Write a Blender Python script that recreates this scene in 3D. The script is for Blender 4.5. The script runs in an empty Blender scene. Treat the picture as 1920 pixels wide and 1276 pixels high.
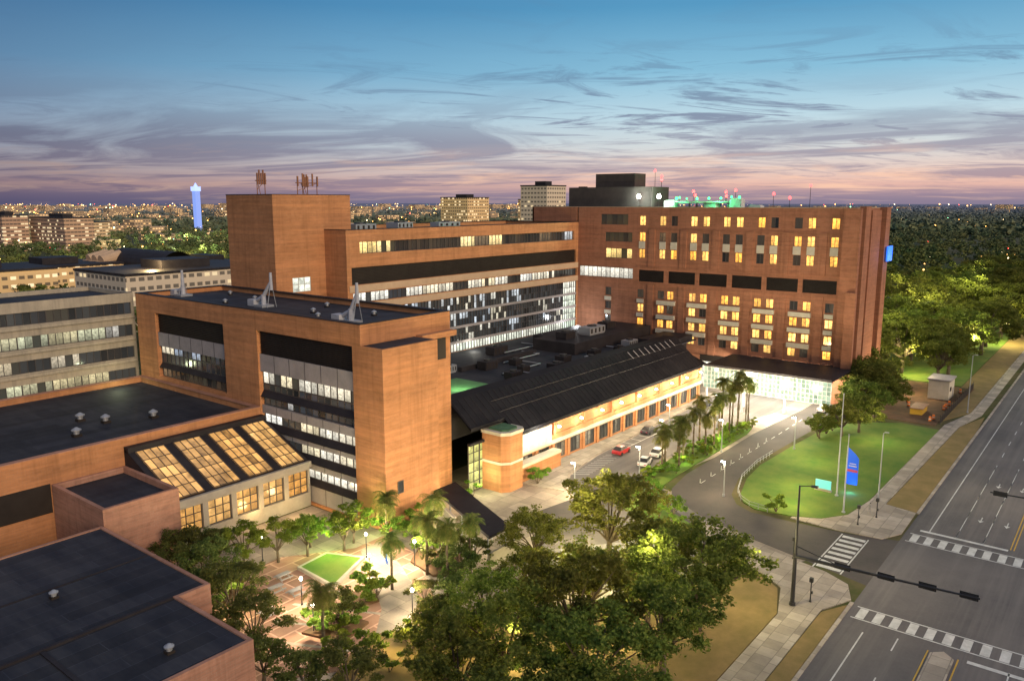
import bpy, math, random
import numpy as np
from mathutils import Vector
R=random.Random(7)
scene=bpy.context.scene; COL=scene.collection
scene.view_settings.view_transform='Standard'
scene.view_settings.look='None'
scene.view_settings.exposure=0

# ------------------------------------------------------------ mesh helper
class G:
    def __init__(s): s.v=[];s.f=[];s.m=[]
    def quad(s,pts,m=0):
        n=len(s.v); s.v+= [tuple(p) for p in pts]; s.f.append(tuple(range(n,n+len(pts)))); s.m.append(m)
    def box(s,x0,x1,y0,y1,z0,z1,m=0):
        n=len(s.v)
        s.v+=[(x0,y0,z0),(x1,y0,z0),(x1,y1,z0),(x0,y1,z0),(x0,y0,z1),(x1,y0,z1),(x1,y1,z1),(x0,y1,z1)]
        for q in [(0,3,2,1),(4,5,6,7),(0,1,5,4),(1,2,6,5),(2,3,7,6),(3,0,4,7)]:
            s.f.append(tuple(n+i for i in q)); s.m.append(m)
    def prism(s,pts,z0,z1,m=0,side=None):
        n=len(s.v);k=len(pts)
        ar=sum(pts[i][0]*pts[(i+1)%k][1]-pts[(i+1)%k][0]*pts[i][1] for i in range(k))
        if ar<0: pts=pts[::-1]
        s.v+=[(p[0],p[1],z0) for p in pts]+[(p[0],p[1],z1) for p in pts]
        s.f.append(tuple(n+k+i for i in range(k))); s.m.append(m)
        s.f.append(tuple(n+k-1-i for i in range(k))); s.m.append(m)
        for i in range(k):
            j=(i+1)%k
            s.f.append((n+i,n+j,n+k+j,n+k+i)); s.m.append(m if side is None else side)
    def tube(s,p0,p1,r0,r1,n=8,m=0):
        p0=Vector(p0);p1=Vector(p1);d=(p1-p0).normalized()
        a=d.orthogonal().normalized();b=d.cross(a);k=len(s.v)
        for p,r in((p0,r0),(p1,r1)):
            for i in range(n):
                t=2*math.pi*i/n; s.v.append(tuple(p+a*math.cos(t)*r+b*math.sin(t)*r))
        for i in range(n):
            j=(i+1)%n; s.f.append((k+i,k+j,k+n+j,k+n+i)); s.m.append(m)
        s.f.append(tuple(k+n+i for i in range(n))); s.m.append(m)
        s.f.append(tuple(k+n-1-i for i in range(n))); s.m.append(m)
    def mesh(s,name,mats):
        me=bpy.data.meshes.new(name); me.from_pydata(s.v,[],s.f)
        for a in mats: me.materials.append(a)
        me.polygons.foreach_set('material_index',s.m); me.update(); return me
    def obj(s,name,mats,parent=None,smooth=False,**pr):
        me=s.mesh(name,mats if isinstance(mats,(list,tuple)) else [mats])
        if smooth: me.polygons.foreach_set('use_smooth',[True]*len(me.polygons))
        return add(name,me,parent,**pr)
def add(name,me,parent=None,loc=None,rot=None,**pr):
    o=bpy.data.objects.new(name,me); COL.objects.link(o)
    if loc is not None: o.location=loc
    if rot is not None: o.rotation_euler=rot
    if parent is not None:
        o.parent=parent
        if not pr.pop('local',False): o.location=Vector(o.location)-Vector(parent.location)
    for k,v in pr.items(): o[k]=v
    return o
def root(name,label,cat,loc,group=None):
    o=bpy.data.objects.new(name,None); o.location=loc; o.empty_display_size=.5; COL.objects.link(o)
    o['label']=label;o['category']=cat
    if group:o['group']=group
    return o
def copy_tree(src,loc,rz=0,sc=1,label=None):
    n=src.copy(); COL.objects.link(n); n.location=loc; n.rotation_euler=(0,0,rz); n.scale=(sc,sc,sc)
    if label:n['label']=label
    for ch in list(src.children):
        c=ch.copy();COL.objects.link(c);c.parent=n
    return n

# ------------------------------------------------------------ materials
def mat(name,color=(.5,.5,.5),rough=.8,spec=.3,metal=0):
    m=bpy.data.materials.new(name); m.use_nodes=True
    b=m.node_tree.nodes['Principled BSDF']
    b.inputs['Base Color'].default_value=(*color,1);b.inputs['Roughness'].default_value=rough
    b.inputs['Specular IOR Level'].default_value=spec;b.inputs['Metallic'].default_value=metal
    return m,m.node_tree,b
def nd(nt,t,**k):
    n=nt.nodes.new(t)
    for a,v in k.items(): setattr(n,a,v)
    return n
def math_(nt,op,a,b=None,clamp=False):
    n=nd(nt,'ShaderNodeMath',operation=op,use_clamp=clamp)
    for i,x in enumerate((a,b)):
        if x is None: continue
        if isinstance(x,(int,float)): n.inputs[i].default_value=x
        else: nt.links.new(x,n.inputs[i])
    return n.outputs[0]
def mix(nt,f,a,b,bt='MIX'):
    n=nd(nt,'ShaderNodeMix',data_type='RGBA',blend_type=bt)
    for i,x in ((0,f),(6,a),(7,b)):
        if isinstance(x,(int,float)): n.inputs[i].default_value=x
        elif isinstance(x,tuple): n.inputs[i].default_value=(*x,1) if len(x)==3 else x
        else: nt.links.new(x,n.inputs[i])
    return n.outputs[2]
def noise(nt,vec,scale,detail=4,rough=.6,dist=0):
    n=nd(nt,'ShaderNodeTexNoise'); n.inputs['Scale'].default_value=scale;n.inputs['Detail'].default_value=detail
    n.inputs['Roughness'].default_value=rough;n.inputs['Distortion'].default_value=dist
    if vec is not None: nt.links.new(vec,n.inputs['Vector'])
    return n.outputs['Fac']
def ramp(nt,f,stops):
    n=nd(nt,'ShaderNodeValToRGB'); e=n.color_ramp.elements
    while len(e)<len(stops): e.new(.5)
    for i,(p,c) in enumerate(stops):
        e[i].position=p; e[i].color=(*c,1) if isinstance(c,tuple) else (c,c,c,1)
    nt.links.new(f,n.inputs[0]); return n.outputs[0]
def pos(nt): return nd(nt,'ShaderNodeNewGeometry').outputs['Position']
def stretched(nt,P,s,scale=1.,detail=4,rough=.7):
    mp=nd(nt,'ShaderNodeMapping');mp.inputs['Scale'].default_value=s;nt.links.new(P,mp.inputs[0]);return noise(nt,mp.outputs[0],scale,detail,rough)
def varied(name,c1,c2,scale=.3,rough=.85,c3=None,fine=4.,bump=0,spec=.25,seams=None,streak=None):
    m,nt,b=mat(name,c1,rough,spec); P=pos(nt)
    f=noise(nt,P,scale,6,.65); f=ramp(nt,f,[(.35,0.),(.65,1.)])
    c=mix(nt,f,c1,c2)
    g=noise(nt,P,fine,3,.7); c=mix(nt,math_(nt,'MULTIPLY',g,.5),c,c3 if c3 else tuple(x*.55 for x in c1))
    if streak: c=mix(nt,ramp(nt,stretched(nt,P,streak[0]),[(.45,0.),(.7,.7)]),c,streak[1])
    if seams:
        br=nd(nt,'ShaderNodeTexBrick');nt.links.new(P,br.inputs['Vector']);br.inputs['Scale'].default_value=1
        br.inputs['Brick Width'].default_value=seams[0];br.inputs['Row Height'].default_value=seams[1];br.inputs['Mortar Size'].default_value=seams[2]
        br.inputs['Color1'].default_value=(.75,.75,.75,1);br.inputs['Color2'].default_value=(1.2,1.2,1.2,1);br.inputs['Mortar'].default_value=(*seams[3],1)
        c=mix(nt,1.,c,br.outputs['Color'],'MULTIPLY')
    nt.links.new(c,b.inputs['Base Color'])
    if bump:
        bn=nd(nt,'ShaderNodeBump');bn.inputs['Strength'].default_value=bump;nt.links.new(g,bn.inputs['Height']);nt.links.new(bn.outputs[0],b.inputs['Normal'])
    return m
def brick(name,c1,c2,mortar):
    m,nt,b=mat(name,c1,.85,.2); P=pos(nt)
    sp=nd(nt,'ShaderNodeSeparateXYZ');nt.links.new(P,sp.inputs[0])
    cb=nd(nt,'ShaderNodeCombineXYZ');nt.links.new(math_(nt,'ADD',sp.outputs[0],sp.outputs[1]),cb.inputs[0]);nt.links.new(sp.outputs[2],cb.inputs[1])
    br=nd(nt,'ShaderNodeTexBrick');nt.links.new(cb.outputs[0],br.inputs['Vector'])
    br.inputs['Color1'].default_value=(*c1,1);br.inputs['Color2'].default_value=(*c2,1);br.inputs['Mortar'].default_value=(*mortar,1)
    br.inputs['Scale'].default_value=1.;br.inputs['Brick Width'].default_value=.9;br.inputs['Row Height'].default_value=.3;br.inputs['Mortar Size'].default_value=.02
    f=noise(nt,P,.16,8,.78,.5)
    c=mix(nt,ramp(nt,f,[(.36,.0),(.68,.85)]),br.outputs['Color'],tuple(x*.5 for x in c1))
    s=stretched(nt,P,(.06,.06,1.6),1.,5,.75)
    c=mix(nt,ramp(nt,s,[(.42,0.),(.7,.7)]),c,tuple(min(1,x*1.45) for x in c2))
    s=stretched(nt,P,(.9,.9,.05))
    c=mix(nt,ramp(nt,s,[(.5,0.),(.8,.6)]),c,tuple(x*.40 for x in c1))
    nt.links.new(c,b.inputs['Base Color']); return m
BO=brick('brick_orange',(.47,.215,.095),(.40,.175,.075),(.33,.20,.13))
BR=brick('brick_red',(.37,.160,.090),(.29,.12,.065),(.27,.155,.11))
BP=brick('brick_pink',(.40,.21,.145),(.34,.17,.115),(.34,.24,.18))
TAN=varied('tan_precast',(.54,.38,.25),(.45,.31,.20),.4)
BEI=varied('beige_panel',(.60,.54,.43),(.50,.45,.35),.8)
BE2=varied('weathered_beige',(.44,.38,.29),(.32,.28,.22),.25,streak=((.8,.8,.06),(.2,.18,.15)))
PAL=varied('grey_panel',(.34,.31,.31),(.26,.24,.24),.5)
CON=varied('concrete',(.40,.35,.29),(.28,.24,.20),.35,seams=(1.8,1.8,.04,(.6,.6,.6)))
CONW=varied('concrete_wall',(.40,.36,.30),(.30,.26,.22),.35)
PAV=varied('paving',(.38,.32,.26),(.24,.20,.17),.25,seams=(3,3,.05,(.7,.7,.7)))
BPV=varied('brick_paving',(.32,.17,.12),(.40,.24,.17),.5,seams=(4,2,.12,(1.6,1.7,1.8)))
ROOF=varied('roof_membrane',(.013,.015,.023),(.032,.033,.042),.22,.75,fine=1.2,c3=(.008,.009,.014),seams=(14,1.9,.04,(1.6,1.6,1.6)),streak=((.3,.05,1),(.045,.045,.05)))
ROOF2=varied('roof_metal',(.022,.019,.022),(.036,.032,.035),.3,.6,fine=2,spec=.15)
ROOFS=varied('sloped_roof_metal',(.011,.010,.013),(.020,.018,.021),.3,.6,fine=2,spec=.08)
LOUV=varied('louvre',(.022,.016,.013),(.032,.024,.019),.5,.6)
ASP=varied('asphalt',(.125,.112,.110),(.060,.056,.060),.07,.8,fine=2.2,c3=(.15,.14,.14),streak=((.015,.45,1),(.17,.155,.15)))
ASPD=varied('dark_asphalt',(.075,.062,.058),(.042,.037,.037),.15,.8,fine=3,c3=(.10,.09,.085))
GRASS=varied('grass',(.07,.15,.018),(.14,.19,.03),.22,.95,c3=(.04,.08,.012),fine=2.5,bump=.3)
DRY=varied('dry_grass',(.27,.18,.075),(.17,.13,.045),.3,.95,c3=(.11,.09,.035),fine=2.5)
MULCH=varied('mulch',(.16,.085,.045),(.08,.055,.03),.5,.95)
GRN=varied('green_terrace',(.12,.27,.11),(.09,.19,.08),.6)
WHT=varied('white_paint',(.66,.66,.64),(.42,.42,.40),.8,.6)
YEL=varied('yellow_paint',(.60,.36,.04),(.45,.27,.04),.8,.6)
ORG=mat('orange_plastic',(.75,.18,.02),.6)[0]
MET=mat('galvanised',(.33,.34,.36),.5,.4,.5)[0]
MEW=varied('white_metal',(.45,.46,.50),(.32,.33,.37),1.2,.5)
BLK=mat('black_metal',(.02,.02,.022),.5,.4)[0]
RUST=varied('rusty_steel',(.30,.13,.07),(.20,.09,.05),1.5,.7)
FRM=mat('window_frame',(.06,.052,.05),.5,.4)[0]
FRW=mat('white_frame',(.50,.48,.44),.5,.4)[0]
BARK=varied('bark',(.14,.11,.075),(.08,.06,.04),2.,.95)
def emis(name,c,s,base=(.1,.1,.1)):
    m,nt,b=mat(name,base,.4,.5); b.inputs['Emission Color'].default_value=(*c,1); b.inputs['Emission Strength'].default_value=s
    m.cycles.emission_sampling='NONE'; return m
RED=emis('red_beacon',(1,.03,.03),12); GRL=emis('green_beacon',(.02,1,.18),6); WLT=emis('white_lamp',(1,.93,.8),18)
BSG=emis('blue_sign_face',(.02,.16,1),1.6,(.02,.1,.5))
def glass(name,pu,pp_,ca,cb,stre,dark=(.022,.026,.032),rough=.12,grad=.6,tex=2.0):
    """reflective glazing; pu = share of window units lit, pp_ = share of panes lit inside them"""
    m,nt,b=mat(name,dark,rough,.6)
    uv=nd(nt,'ShaderNodeUVMap');oi=nd(nt,'ShaderNodeObjectInfo');tc=nd(nt,'ShaderNodeTexCoord')
    sp=nd(nt,'ShaderNodeSeparateXYZ');nt.links.new(uv.outputs[0],sp.inputs[0])
    r=math_(nt,'MULTIPLY',oi.outputs['Random'],97.)
    cb_=nd(nt,'ShaderNodeCombineXYZ');nt.links.new(math_(nt,'FLOOR',sp.outputs[0]),cb_.inputs[0]);nt.links.new(math_(nt,'FLOOR',sp.outputs[1]),cb_.inputs[1]);nt.links.new(r,cb_.inputs[2])
    wn=nd(nt,'ShaderNodeTexWhiteNoise',noise_dimensions='3D');nt.links.new(cb_.outputs[0],wn.inputs['Vector'])
    wu=nd(nt,'ShaderNodeTexWhiteNoise',noise_dimensions='1D');nt.links.new(r,wu.inputs['W'])
    lit=math_(nt,'MULTIPLY',math_(nt,'LESS_THAN',wn.outputs['Value'],pp_),math_(nt,'LESS_THAN',wu.outputs['Value'],pu))
    sc=nd(nt,'ShaderNodeSeparateColor');nt.links.new(wn.outputs['Color'],sc.inputs[0])
    su=nd(nt,'ShaderNodeSeparateColor');nt.links.new(wu.outputs['Color'],su.inputs[0])
    colr=mix(nt,su.outputs[1],ca,cb)
    ofs=nd(nt,'ShaderNodeVectorMath',operation='ADD');nt.links.new(tc.outputs['Object'],ofs.inputs[0]);nt.links.new(cb_.outputs[0],ofs.inputs[1])
    nz=ramp(nt,noise(nt,ofs.outputs[0],tex,3,.7),[(.3,.25),(.6,1.)])
    fv=math_(nt,'FRACT',sp.outputs[1])
    gd=math_(nt,'ADD',math_(nt,'MULTIPLY',fv,grad),1-grad)
    st=math_(nt,'MULTIPLY',math_(nt,'MULTIPLY',math_(nt,'MULTIPLY',lit,stre),gd),math_(nt,'MULTIPLY',nz,math_(nt,'ADD',math_(nt,'MULTIPLY',sc.outputs[2],.6),.5)))
    amb=math_(nt,'ADD',st,math_(nt,'MULTIPLY',sc.outputs[0],.05))
    nt.links.new(colr,b.inputs['Emission Color']);nt.links.new(amb,b.inputs['Emission Strength'])
    m.cycles.emission_sampling='NONE'; return m
GW=glass('glass_warm_lit',1.,1.,(1,.43,.06),(1,.56,.15),3.4,grad=.35,tex=1.5)
GD=glass('glass_dark',.12,.8,(1,.6,.3),(1,.7,.4),.3)
GO=glass('glass_office',.55,.8,(1,.78,.45),(.85,.88,.9),1.3)
GOB=glass('glass_office_bright',.9,.9,(1,.85,.55),(.95,.93,.85),1.9,grad=.5)
GOW=glass('glass_office_warm',.6,.9,(1,.66,.28),(1,.82,.5),1.5)
GOC=glass('glass_office_cream',.8,.85,(1,.80,.42),(.9,.92,.62),1.1,grad=.7)
GSH=glass('glass_shopfront',.5,.6,(1,.72,.38),(1,.85,.6),.5)
GC=glass('glass_curtain',.4,.16,(1,.88,.65),(.65,.78,1),.9,(.018,.022,.026))
GCB=glass('glass_curtain_banded',.75,.34,(1,.90,.66),(.8,.9,1),1.3,(.018,.022,.026),grad=.3)
GCL=glass('glass_lobby',1.,1.,(.85,1,.80),(1,.98,.82),2.,grad=.4,tex=.8)
GSC=glass('glass_screen',1.,1.,(.60,.88,.68),(.85,.95,.72),.75,(.05,.08,.07),grad=.2,tex=.35)
GY=glass('glass_strip_yellow',.75,.8,(1,.62,.14),(1,.80,.40),2.6)
GATR=glass('glass_atrium',1.,1.,(.80,.80,.20),(1,.80,.35),1.4,grad=.2,tex=.6)
GAMB=glass('glass_amber',1.,1.,(1,.46,.10),(1,.58,.20),1.4,(.05,.03,.02),grad=.3,tex=.5)
GSK=glass('skylight_glass',1.,1.,(1,.47,.12),(1,.58,.20),1.3,(.05,.03,.02),grad=.2,tex=.3)

def leafmat(name,c1,c2,c3):
    m,nt,b=mat(name,c1,.75,.15); P=pos(nt)
    f=noise(nt,P,.45,4,.7);c=mix(nt,ramp(nt,f,[(.35,0.),(.65,1.)]),c1,c2)
    g=noise(nt,P,3.,2,.6);c=mix(nt,ramp(nt,g,[(.48,0.),(.72,.8)]),c,c3)
    oi=nd(nt,'ShaderNodeObjectInfo');h=nd(nt,'ShaderNodeHueSaturation')
    nt.links.new(math_(nt,'ADD',math_(nt,'MULTIPLY',oi.outputs['Random'],.06),.46),h.inputs['Hue'])
    nt.links.new(math_(nt,'ADD',math_(nt,'MULTIPLY',oi.outputs['Random'],.5),.8),h.inputs['Value']);nt.links.new(c,h.inputs['Color'])
    nt.links.new(h.outputs[0],b.inputs['Base Color'])
    tr=nd(nt,'ShaderNodeBsdfTranslucent');nt.links.new(h.outputs[0],tr.inputs[0])
    ms=nd(nt,'ShaderNodeMixShader');ms.inputs[0].default_value=.45;nt.links.new(b.outputs[0],ms.inputs[1]);nt.links.new(tr.outputs[0],ms.inputs[2])
    nt.links.new(ms.outputs[0],nt.nodes['Material Output'].inputs[0]); return m
LEAF=leafmat('oak_leaves',(.060,.090,.016),(.13,.16,.028),(.24,.24,.05))
LEAFG=leafmat('bright_leaves',(.08,.16,.018),(.15,.23,.03),(.20,.28,.045))
LEAFD=leafmat('dark_leaves',(.05,.08,.02),(.10,.12,.03),(.16,.17,.045))
PALM=leafmat('palm_leaves',(.07,.11,.025),(.14,.16,.035),(.24,.21,.06))

# ------------------------------------------------------------ camera
cam=bpy.data.cameras.new('camera');cam.lens=27.94;cam.sensor_width=36;cam.clip_end=30000;cam.clip_start=.5
co=bpy.data.objects.new('camera',cam);COL.objects.link(co);co.location=(0,0,46)
pp=math.radians(9.9);fx,fy=.785,.6195;nn=math.hypot(fx,fy);fx/=nn;fy/=nn
co.rotation_euler=Vector((fx*math.cos(pp),fy*math.cos(pp),-math.sin(pp))).to_track_quat('-Z','Y').to_euler()
scene.camera=co

# ------------------------------------------------------------ sky
w=bpy.data.worlds.new('World');scene.world=w;w.use_nodes=True;nt=w.node_tree
bg=nt.nodes['Background'];tc=nd(nt,'ShaderNodeTexCoord');sp=nd(nt,'ShaderNodeSeparateXYZ');nt.links.new(tc.outputs['Generated'],sp.inputs[0])
zc=math_(nt,'MAXIMUM',sp.outputs[2],0.)
f=math_(nt,'MULTIPLY',zc,2.)
gr=ramp(nt,f,[(0,(.22,.19,.28)),(.018,(.32,.24,.31)),(.04,(.72,.45,.39)),(.075,(.70,.56,.52)),(.13,(.57,.63,.67)),(.20,(.44,.62,.73)),(.30,(.21,.47,.66)),(.44,(.07,.28,.50)),(.60,(.06,.20,.40)),(.8,(.20,.30,.45)),(1,(.30,.36,.48))])  # top stops, above the view, made brighter to lift the ambient light
side=math_(nt,'ADD',math_(nt,'MULTIPLY',sp.outputs[0],.62),math_(nt,'MULTIPLY',sp.outputs[1],-.785))
sd=math_(nt,'ADD',math_(nt,'MULTIPLY',side,.8),.5,True)
sf=ramp(nt,sd,[(.08,(.42,.47,.60)),(.35,(.82,.86,.92)),(.62,(1.10,1.08,1.06))])
gr=mix(nt,1.,gr,sf,'MULTIPLY')
dv=math_(nt,'ADD',zc,.06)
px=math_(nt,'DIVIDE',sp.outputs[0],dv);py=math_(nt,'DIVIDE',sp.outputs[1],dv)
ac=math_(nt,'ADD',math_(nt,'MULTIPLY',px,.62),math_(nt,'MULTIPLY',py,-.785))
dd=math_(nt,'ADD',math_(nt,'MULTIPLY',px,.785),math_(nt,'MULTIPLY',py,.62))
def cvec(a1,d1,a2,d2,z=0):
    cv=nd(nt,'ShaderNodeCombineXYZ');nt.links.new(math_(nt,'ADD',math_(nt,'MULTIPLY',ac,a1),math_(nt,'MULTIPLY',dd,d1)),cv.inputs[0])
    nt.links.new(math_(nt,'ADD',math_(nt,'MULTIPLY',ac,a2),math_(nt,'MULTIPLY',dd,d2)),cv.inputs[1]);cv.inputs[2].default_value=z;return cv.outputs[0]
v1=cvec(.30,.10,.02,.42,1.7);v2=cvec(.45,.5,-.85,1.5,3.3);v3=cvec(.45,-.45,.7,1.3,8.1)
n1=noise(nt,v1,.95,9,.62,1.3);n2=noise(nt,v2,.7,9,.62,2.4);n3=noise(nt,v3,.8,9,.62,2.2)
m1=ramp(nt,n1,[(.47,0.),(.58,1.)]);m2=ramp(nt,n2,[(.54,0.),(.64,1.)]);m3_=ramp(nt,n3,[(.55,0.),(.65,1.)])
e1=ramp(nt,zc,[(0.,.5),(.02,.85),(.07,.85),(.10,.45),(.14,.10),(.25,0.)])
e2=ramp(nt,zc,[(0.,.1),(.05,.7),(.10,1.),(.145,.75),(.19,.15),(.4,0.)])
e2=math_(nt,'MULTIPLY',e2,ramp(nt,sd,[(.2,.35),(.55,1.)]))
cm=math_(nt,'MAXIMUM',math_(nt,'MULTIPLY',m1,e1),math_(nt,'MULTIPLY',math_(nt,'MAXIMUM',m2,m3_),e2))
ccol=ramp(nt,zc,[(0.,(.26,.20,.28)),(.04,(.24,.21,.31)),(.09,(.17,.20,.32)),(.14,(.11,.20,.34)),(.2,(.10,.21,.36))])
ccol=mix(nt,1.,ccol,sf,'MULTIPLY')
gr=mix(nt,math_(nt,'MULTIPLY',cm,.85),gr,ccol)
m3=ramp(nt,noise(nt,v1,2.1,6,.6,.6),[(.5,0.),(.66,1.)])
pk=math_(nt,'MULTIPLY',m3,ramp(nt,zc,[(.0,.2),(.02,.9),(.045,.5),(.07,0.)]))
gr=mix(nt,pk,gr,mix(nt,1.,(.90,.57,.42),sf,'MULTIPLY'))
ns=nd(nt,'ShaderNodeTexSky',sky_type='NISHITA');ns.sun_disc=False;ns.sun_elevation=math.radians(1.0);ns.sun_rotation=math.radians(150)
nm=mix(nt,1.,ns.outputs[0],(.03,.03,.03),'MULTIPLY')
tot=mix(nt,1.,gr,nm,'ADD')
nt.links.new(tot,bg.inputs[0]);bg.inputs[1].default_value=1.0
sun=bpy.data.lights.new('afterglow_sun','SUN');sun.energy=2.5;sun.angle=math.radians(25);sun.color=(1,.76,.52)
so=bpy.data.objects.new('afterglow_sun',sun);COL.objects.link(so);so.rotation_euler=Vector((.28,.90,-.34)).to_track_quat('-Z','Y').to_euler()
def pl(loc,e,c=(1,.8,.5),r=.3):
    l=bpy.data.lights.new('lamp_light','POINT');l.energy=e;l.color=c;l.shadow_soft_size=r
    o=bpy.data.objects.new('lamp_light',l);COL.objects.link(o);o.location=loc;return o

# ------------------------------------------------------------ windows
_wc={}
def uvset(me,fn):
    uv=me.uv_layers.new(name='UVMap')
    for lp in me.loops: uv.data[lp.index].uv=fn(me.vertices[lp.vertex_index].co)
def window(parent,face,u,z,plane,w,h,nx,nz,gl,fr=None,name='window',fw=.09,dep=.14):
    fr=fr or FRM; key=(round(w,2),round(h,2),nx,nz,gl.name,fr.name,name)
    if key not in _wc:
        g=G(); g.quad([(-w/2,0,-h/2),(w/2,0,-h/2),(w/2,0,h/2),(-w/2,0,h/2)],1)
        for i in range(nx+1):
            x=-w/2+w*i/nx; x=min(max(x,-w/2+fw/2),w/2-fw/2); g.box(x-fw/2,x+fw/2,-dep,-.004,-h/2,h/2)
        for i in range(nz+1):
            zz=-h/2+h*i/nz; zz=min(max(zz,-h/2+fw/2),h/2-fw/2); g.box(-w/2+.003,w/2-.003,-dep+.006,-.006,zz-fw/2,zz+fw/2)
        me=g.mesh(name,[fr,gl]);uvset(me,lambda c:((c.x/w+.5)*nx*.9999,(c.z/h+.5)*nz*.9999));_wc[key]=me
    loc=(plane,u,z) if face=='X' else (u,plane,z)
    return add(name,_wc[key],parent,loc=loc,rot=(0,0,-math.pi/2 if face=='X' else 0))
def punched(g,face,plane,u0,u1,z0,z1,ops,th=.5,m=0):
    zs=sorted(set([z0,z1]+[min(max(v,z0),z1) for o in ops for v in o[2:4]]))
    for a,b in zip(zs,zs[1:]):
        if b-a<1e-4: continue
        mid=(a+b)/2; cuts=sorted([(max(o[0],u0),min(o[1],u1)) for o in ops if o[2]<mid<o[3]]); c=u0
        for p,q in cuts+[(u1,u1)]:
            if p-c>1e-3:
                if face=='X': g.box(plane,plane+th,c,p,a,b,m)
                else: g.box(c,p,plane,plane+th,a,b,m)
            c=max(c,q)
def shell(g,x0,x1,y0,y1,z0,z1,skip='',th=.5,m=0):
    if 'W' not in skip: g.box(x0,x0+th,y0+(th if 'S' not in skip else 0),y1-th,z0,z1,m)
    if 'S' not in skip: g.box(x0,x1,y0,y0+th,z0,z1,m)
    g.box(x1-th,x1,y0+th,y1-th,z0,z1,m); g.box(x0,x1,y1-th,y1,z0,z1,m)
def coping(g,x0,x1,y0,y1,z,m=0,t=.7,o=.06):
    g.box(x0-o,x1+o,y0-o,y0+t,z,z+.12,m);g.box(x0-o,x1+o,y1-t,y1+o,z,z+.12,m)
    g.box(x0-o,x0+t,y0+t,y1-t,z,z+.12,m);g.box(x1-t,x1+o,y0+t,y1-t,z,z+.12,m)

# ============================================================ hospital tower
rt=root('hospital_tower','red brick hospital tower with rows of small lit windows','building',(198,87,0))
g=G();ops=[];X=187.;y0,y1=50.3,124.
up=[103.8,97.9,94.6,89.2,85.9,80.5,77.2,71.8,68.6,63.0,60.0,54.7]
rowsU=[(41.1,2.5,1.8),(36.9,2.4,1.8),(32.5,2.4,1.8)]
lw=[113.9,103.9,97.9,95.2,89.0,86.0,80.3,77.3,71.9,68.9,63.1,60.1,54.9]
rowsL=[(21.9,2.2,1.9),(18.1,2.1,1.9),(14.3,2.1,1.9),(10.8,2.0,1.9)]
wins=[]
for r,(z,h,wd) in enumerate(rowsU):
    for u in up: wins.append((u,z,wd,h))
for r,(z,h,wd) in enumerate(rowsL):
    for u in lw: wins.append((u,z,wd,h))
for u,z,wd,h in wins: ops.append((u-wd/2,u+wd/2,z-h/2,z+h/2))
louv=[(97.2,104.6),(88.4,95.9),(79.9,87.3),(71.1,78.6),(62.4,69.9),(53.6,61.3)]
for a,b in louv: ops.append((a,b,25.1,28.2))
left=[(108.2,116.6,39.9,42.7),(106.8,115.2,35.4,37.9),(106.8,115.0,31.0,33.6),(106.4,123.4,25.6,28.4)]
ops+=left
punched(g,'X',X,y0,y1,7.6,44.5,ops,.6)
shell(g,187,210,y0,140,7.6,44.5,'WS'); g.box(187,210,y0,y0+.5,7.6,44.5)
g.box(187,187.6,124.5,140,7.6,44.5)
g.box(187.6,188.2,y0+.5,124,7.6,43,1)
g.box(185.6,187,y0-1.2,y0+2.4,0,44.5)
g.box(184.6,185.6,y0-1.6,y0+.6,0,26)
g.box(189,193,48.9,y0,0,44.9);g.box(196,204,49.3,y0,0,44.0);g.box(206,210,48.7,y0,0,44.7)
for zz in (24.4,29.0,38.9): g.box(186.9,187,y0+2.4,105.4,zz,zz+.25,2)
for c_ in (100.9,91.9,83.2,74.5,65.8,57.2):
    g.box(186.75,187,c_-.9,c_+.9,7.6,24.39,0);g.box(186.75,187,c_-.9,c_+.9,29.26,38.89,0)
g.box(186.5,187,86,124,5.6,7.6,0);g.box(186.5,187,52,86,6.2,7.6,1)
g.box(187.2,209,86,139,0,7.6,1)
g.obj('wall',[BR,LOUV,BR],rt)
g=G();g.box(187.6,209.5,y0+.5,139.5,43.2,43.5,0);g.obj('roof',[ROOF],rt)
g=G();coping(g,187,210,y0,140,44.5);g.obj('coping',[TAN],rt)
g=G();g.box(206.5,211,47.9,48.2,31.8,35.4);g.obj('lit_sign',[BSG],rt)
R.seed(11)
for u,z,wd,h in wins:
    p=.6 if z>39 else .8
    if z>24 and z<39: p=.55
    gl=GW if R.random()<p else GD
    window(rt,'X',u,z,X+.28,wd,h,2,1,gl,FRM)
for a,b,c,d in left: window(rt,'X',(a+b)/2,(c+d)/2,X+.3,b-a,d-c,int((b-a)/1.4),1,GOB if c<30 else GY)
for a,b in louv:
    g=G()
    for k in range(11): g.box(X+.12,X+.34,a,b,25.1+k*.28,25.1+k*.28+.12)
    g.box(X+.35,X+.4,a,b,25.1,28.2);g.obj('louvre',[LOUV],rt)
prs=[(96.2),(87.5),(78.8),(70.2),(61.5)]
for c_ in [103.8]+prs+[54.7]:
    for s_ in ((-1.6,1.6) if c_ in prs else (0,)):
        g=G();g.box(X-.16,X-.003,c_+s_-.9,c_+s_+.9,33.8,35.7);g.obj('spandrel_panel',[BEI],rt)
for c_ in prs:
    for dz in (19.95,16.2,12.55):
        g=G();g.box(X-.7,X-.003,c_-2.6,c_+2.6,dz-.55,dz+.5);g.obj('balcony',[BEI],rt)
for c_ in (103.9,113.9,54.9):
    for dz in (19.95,16.2,12.55):
        g=G();g.box(X-.3,X-.003,c_-1.,c_+1.,dz-.5,dz+.5);g.obj('spandrel_panel',[BEI],rt)
for k in range(8):
    window(rt,'X',54.5+k*4.1,3.1,186.2,4.0,6.0,4,3,GCL,FRW,'lobby_window',.1)
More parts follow.
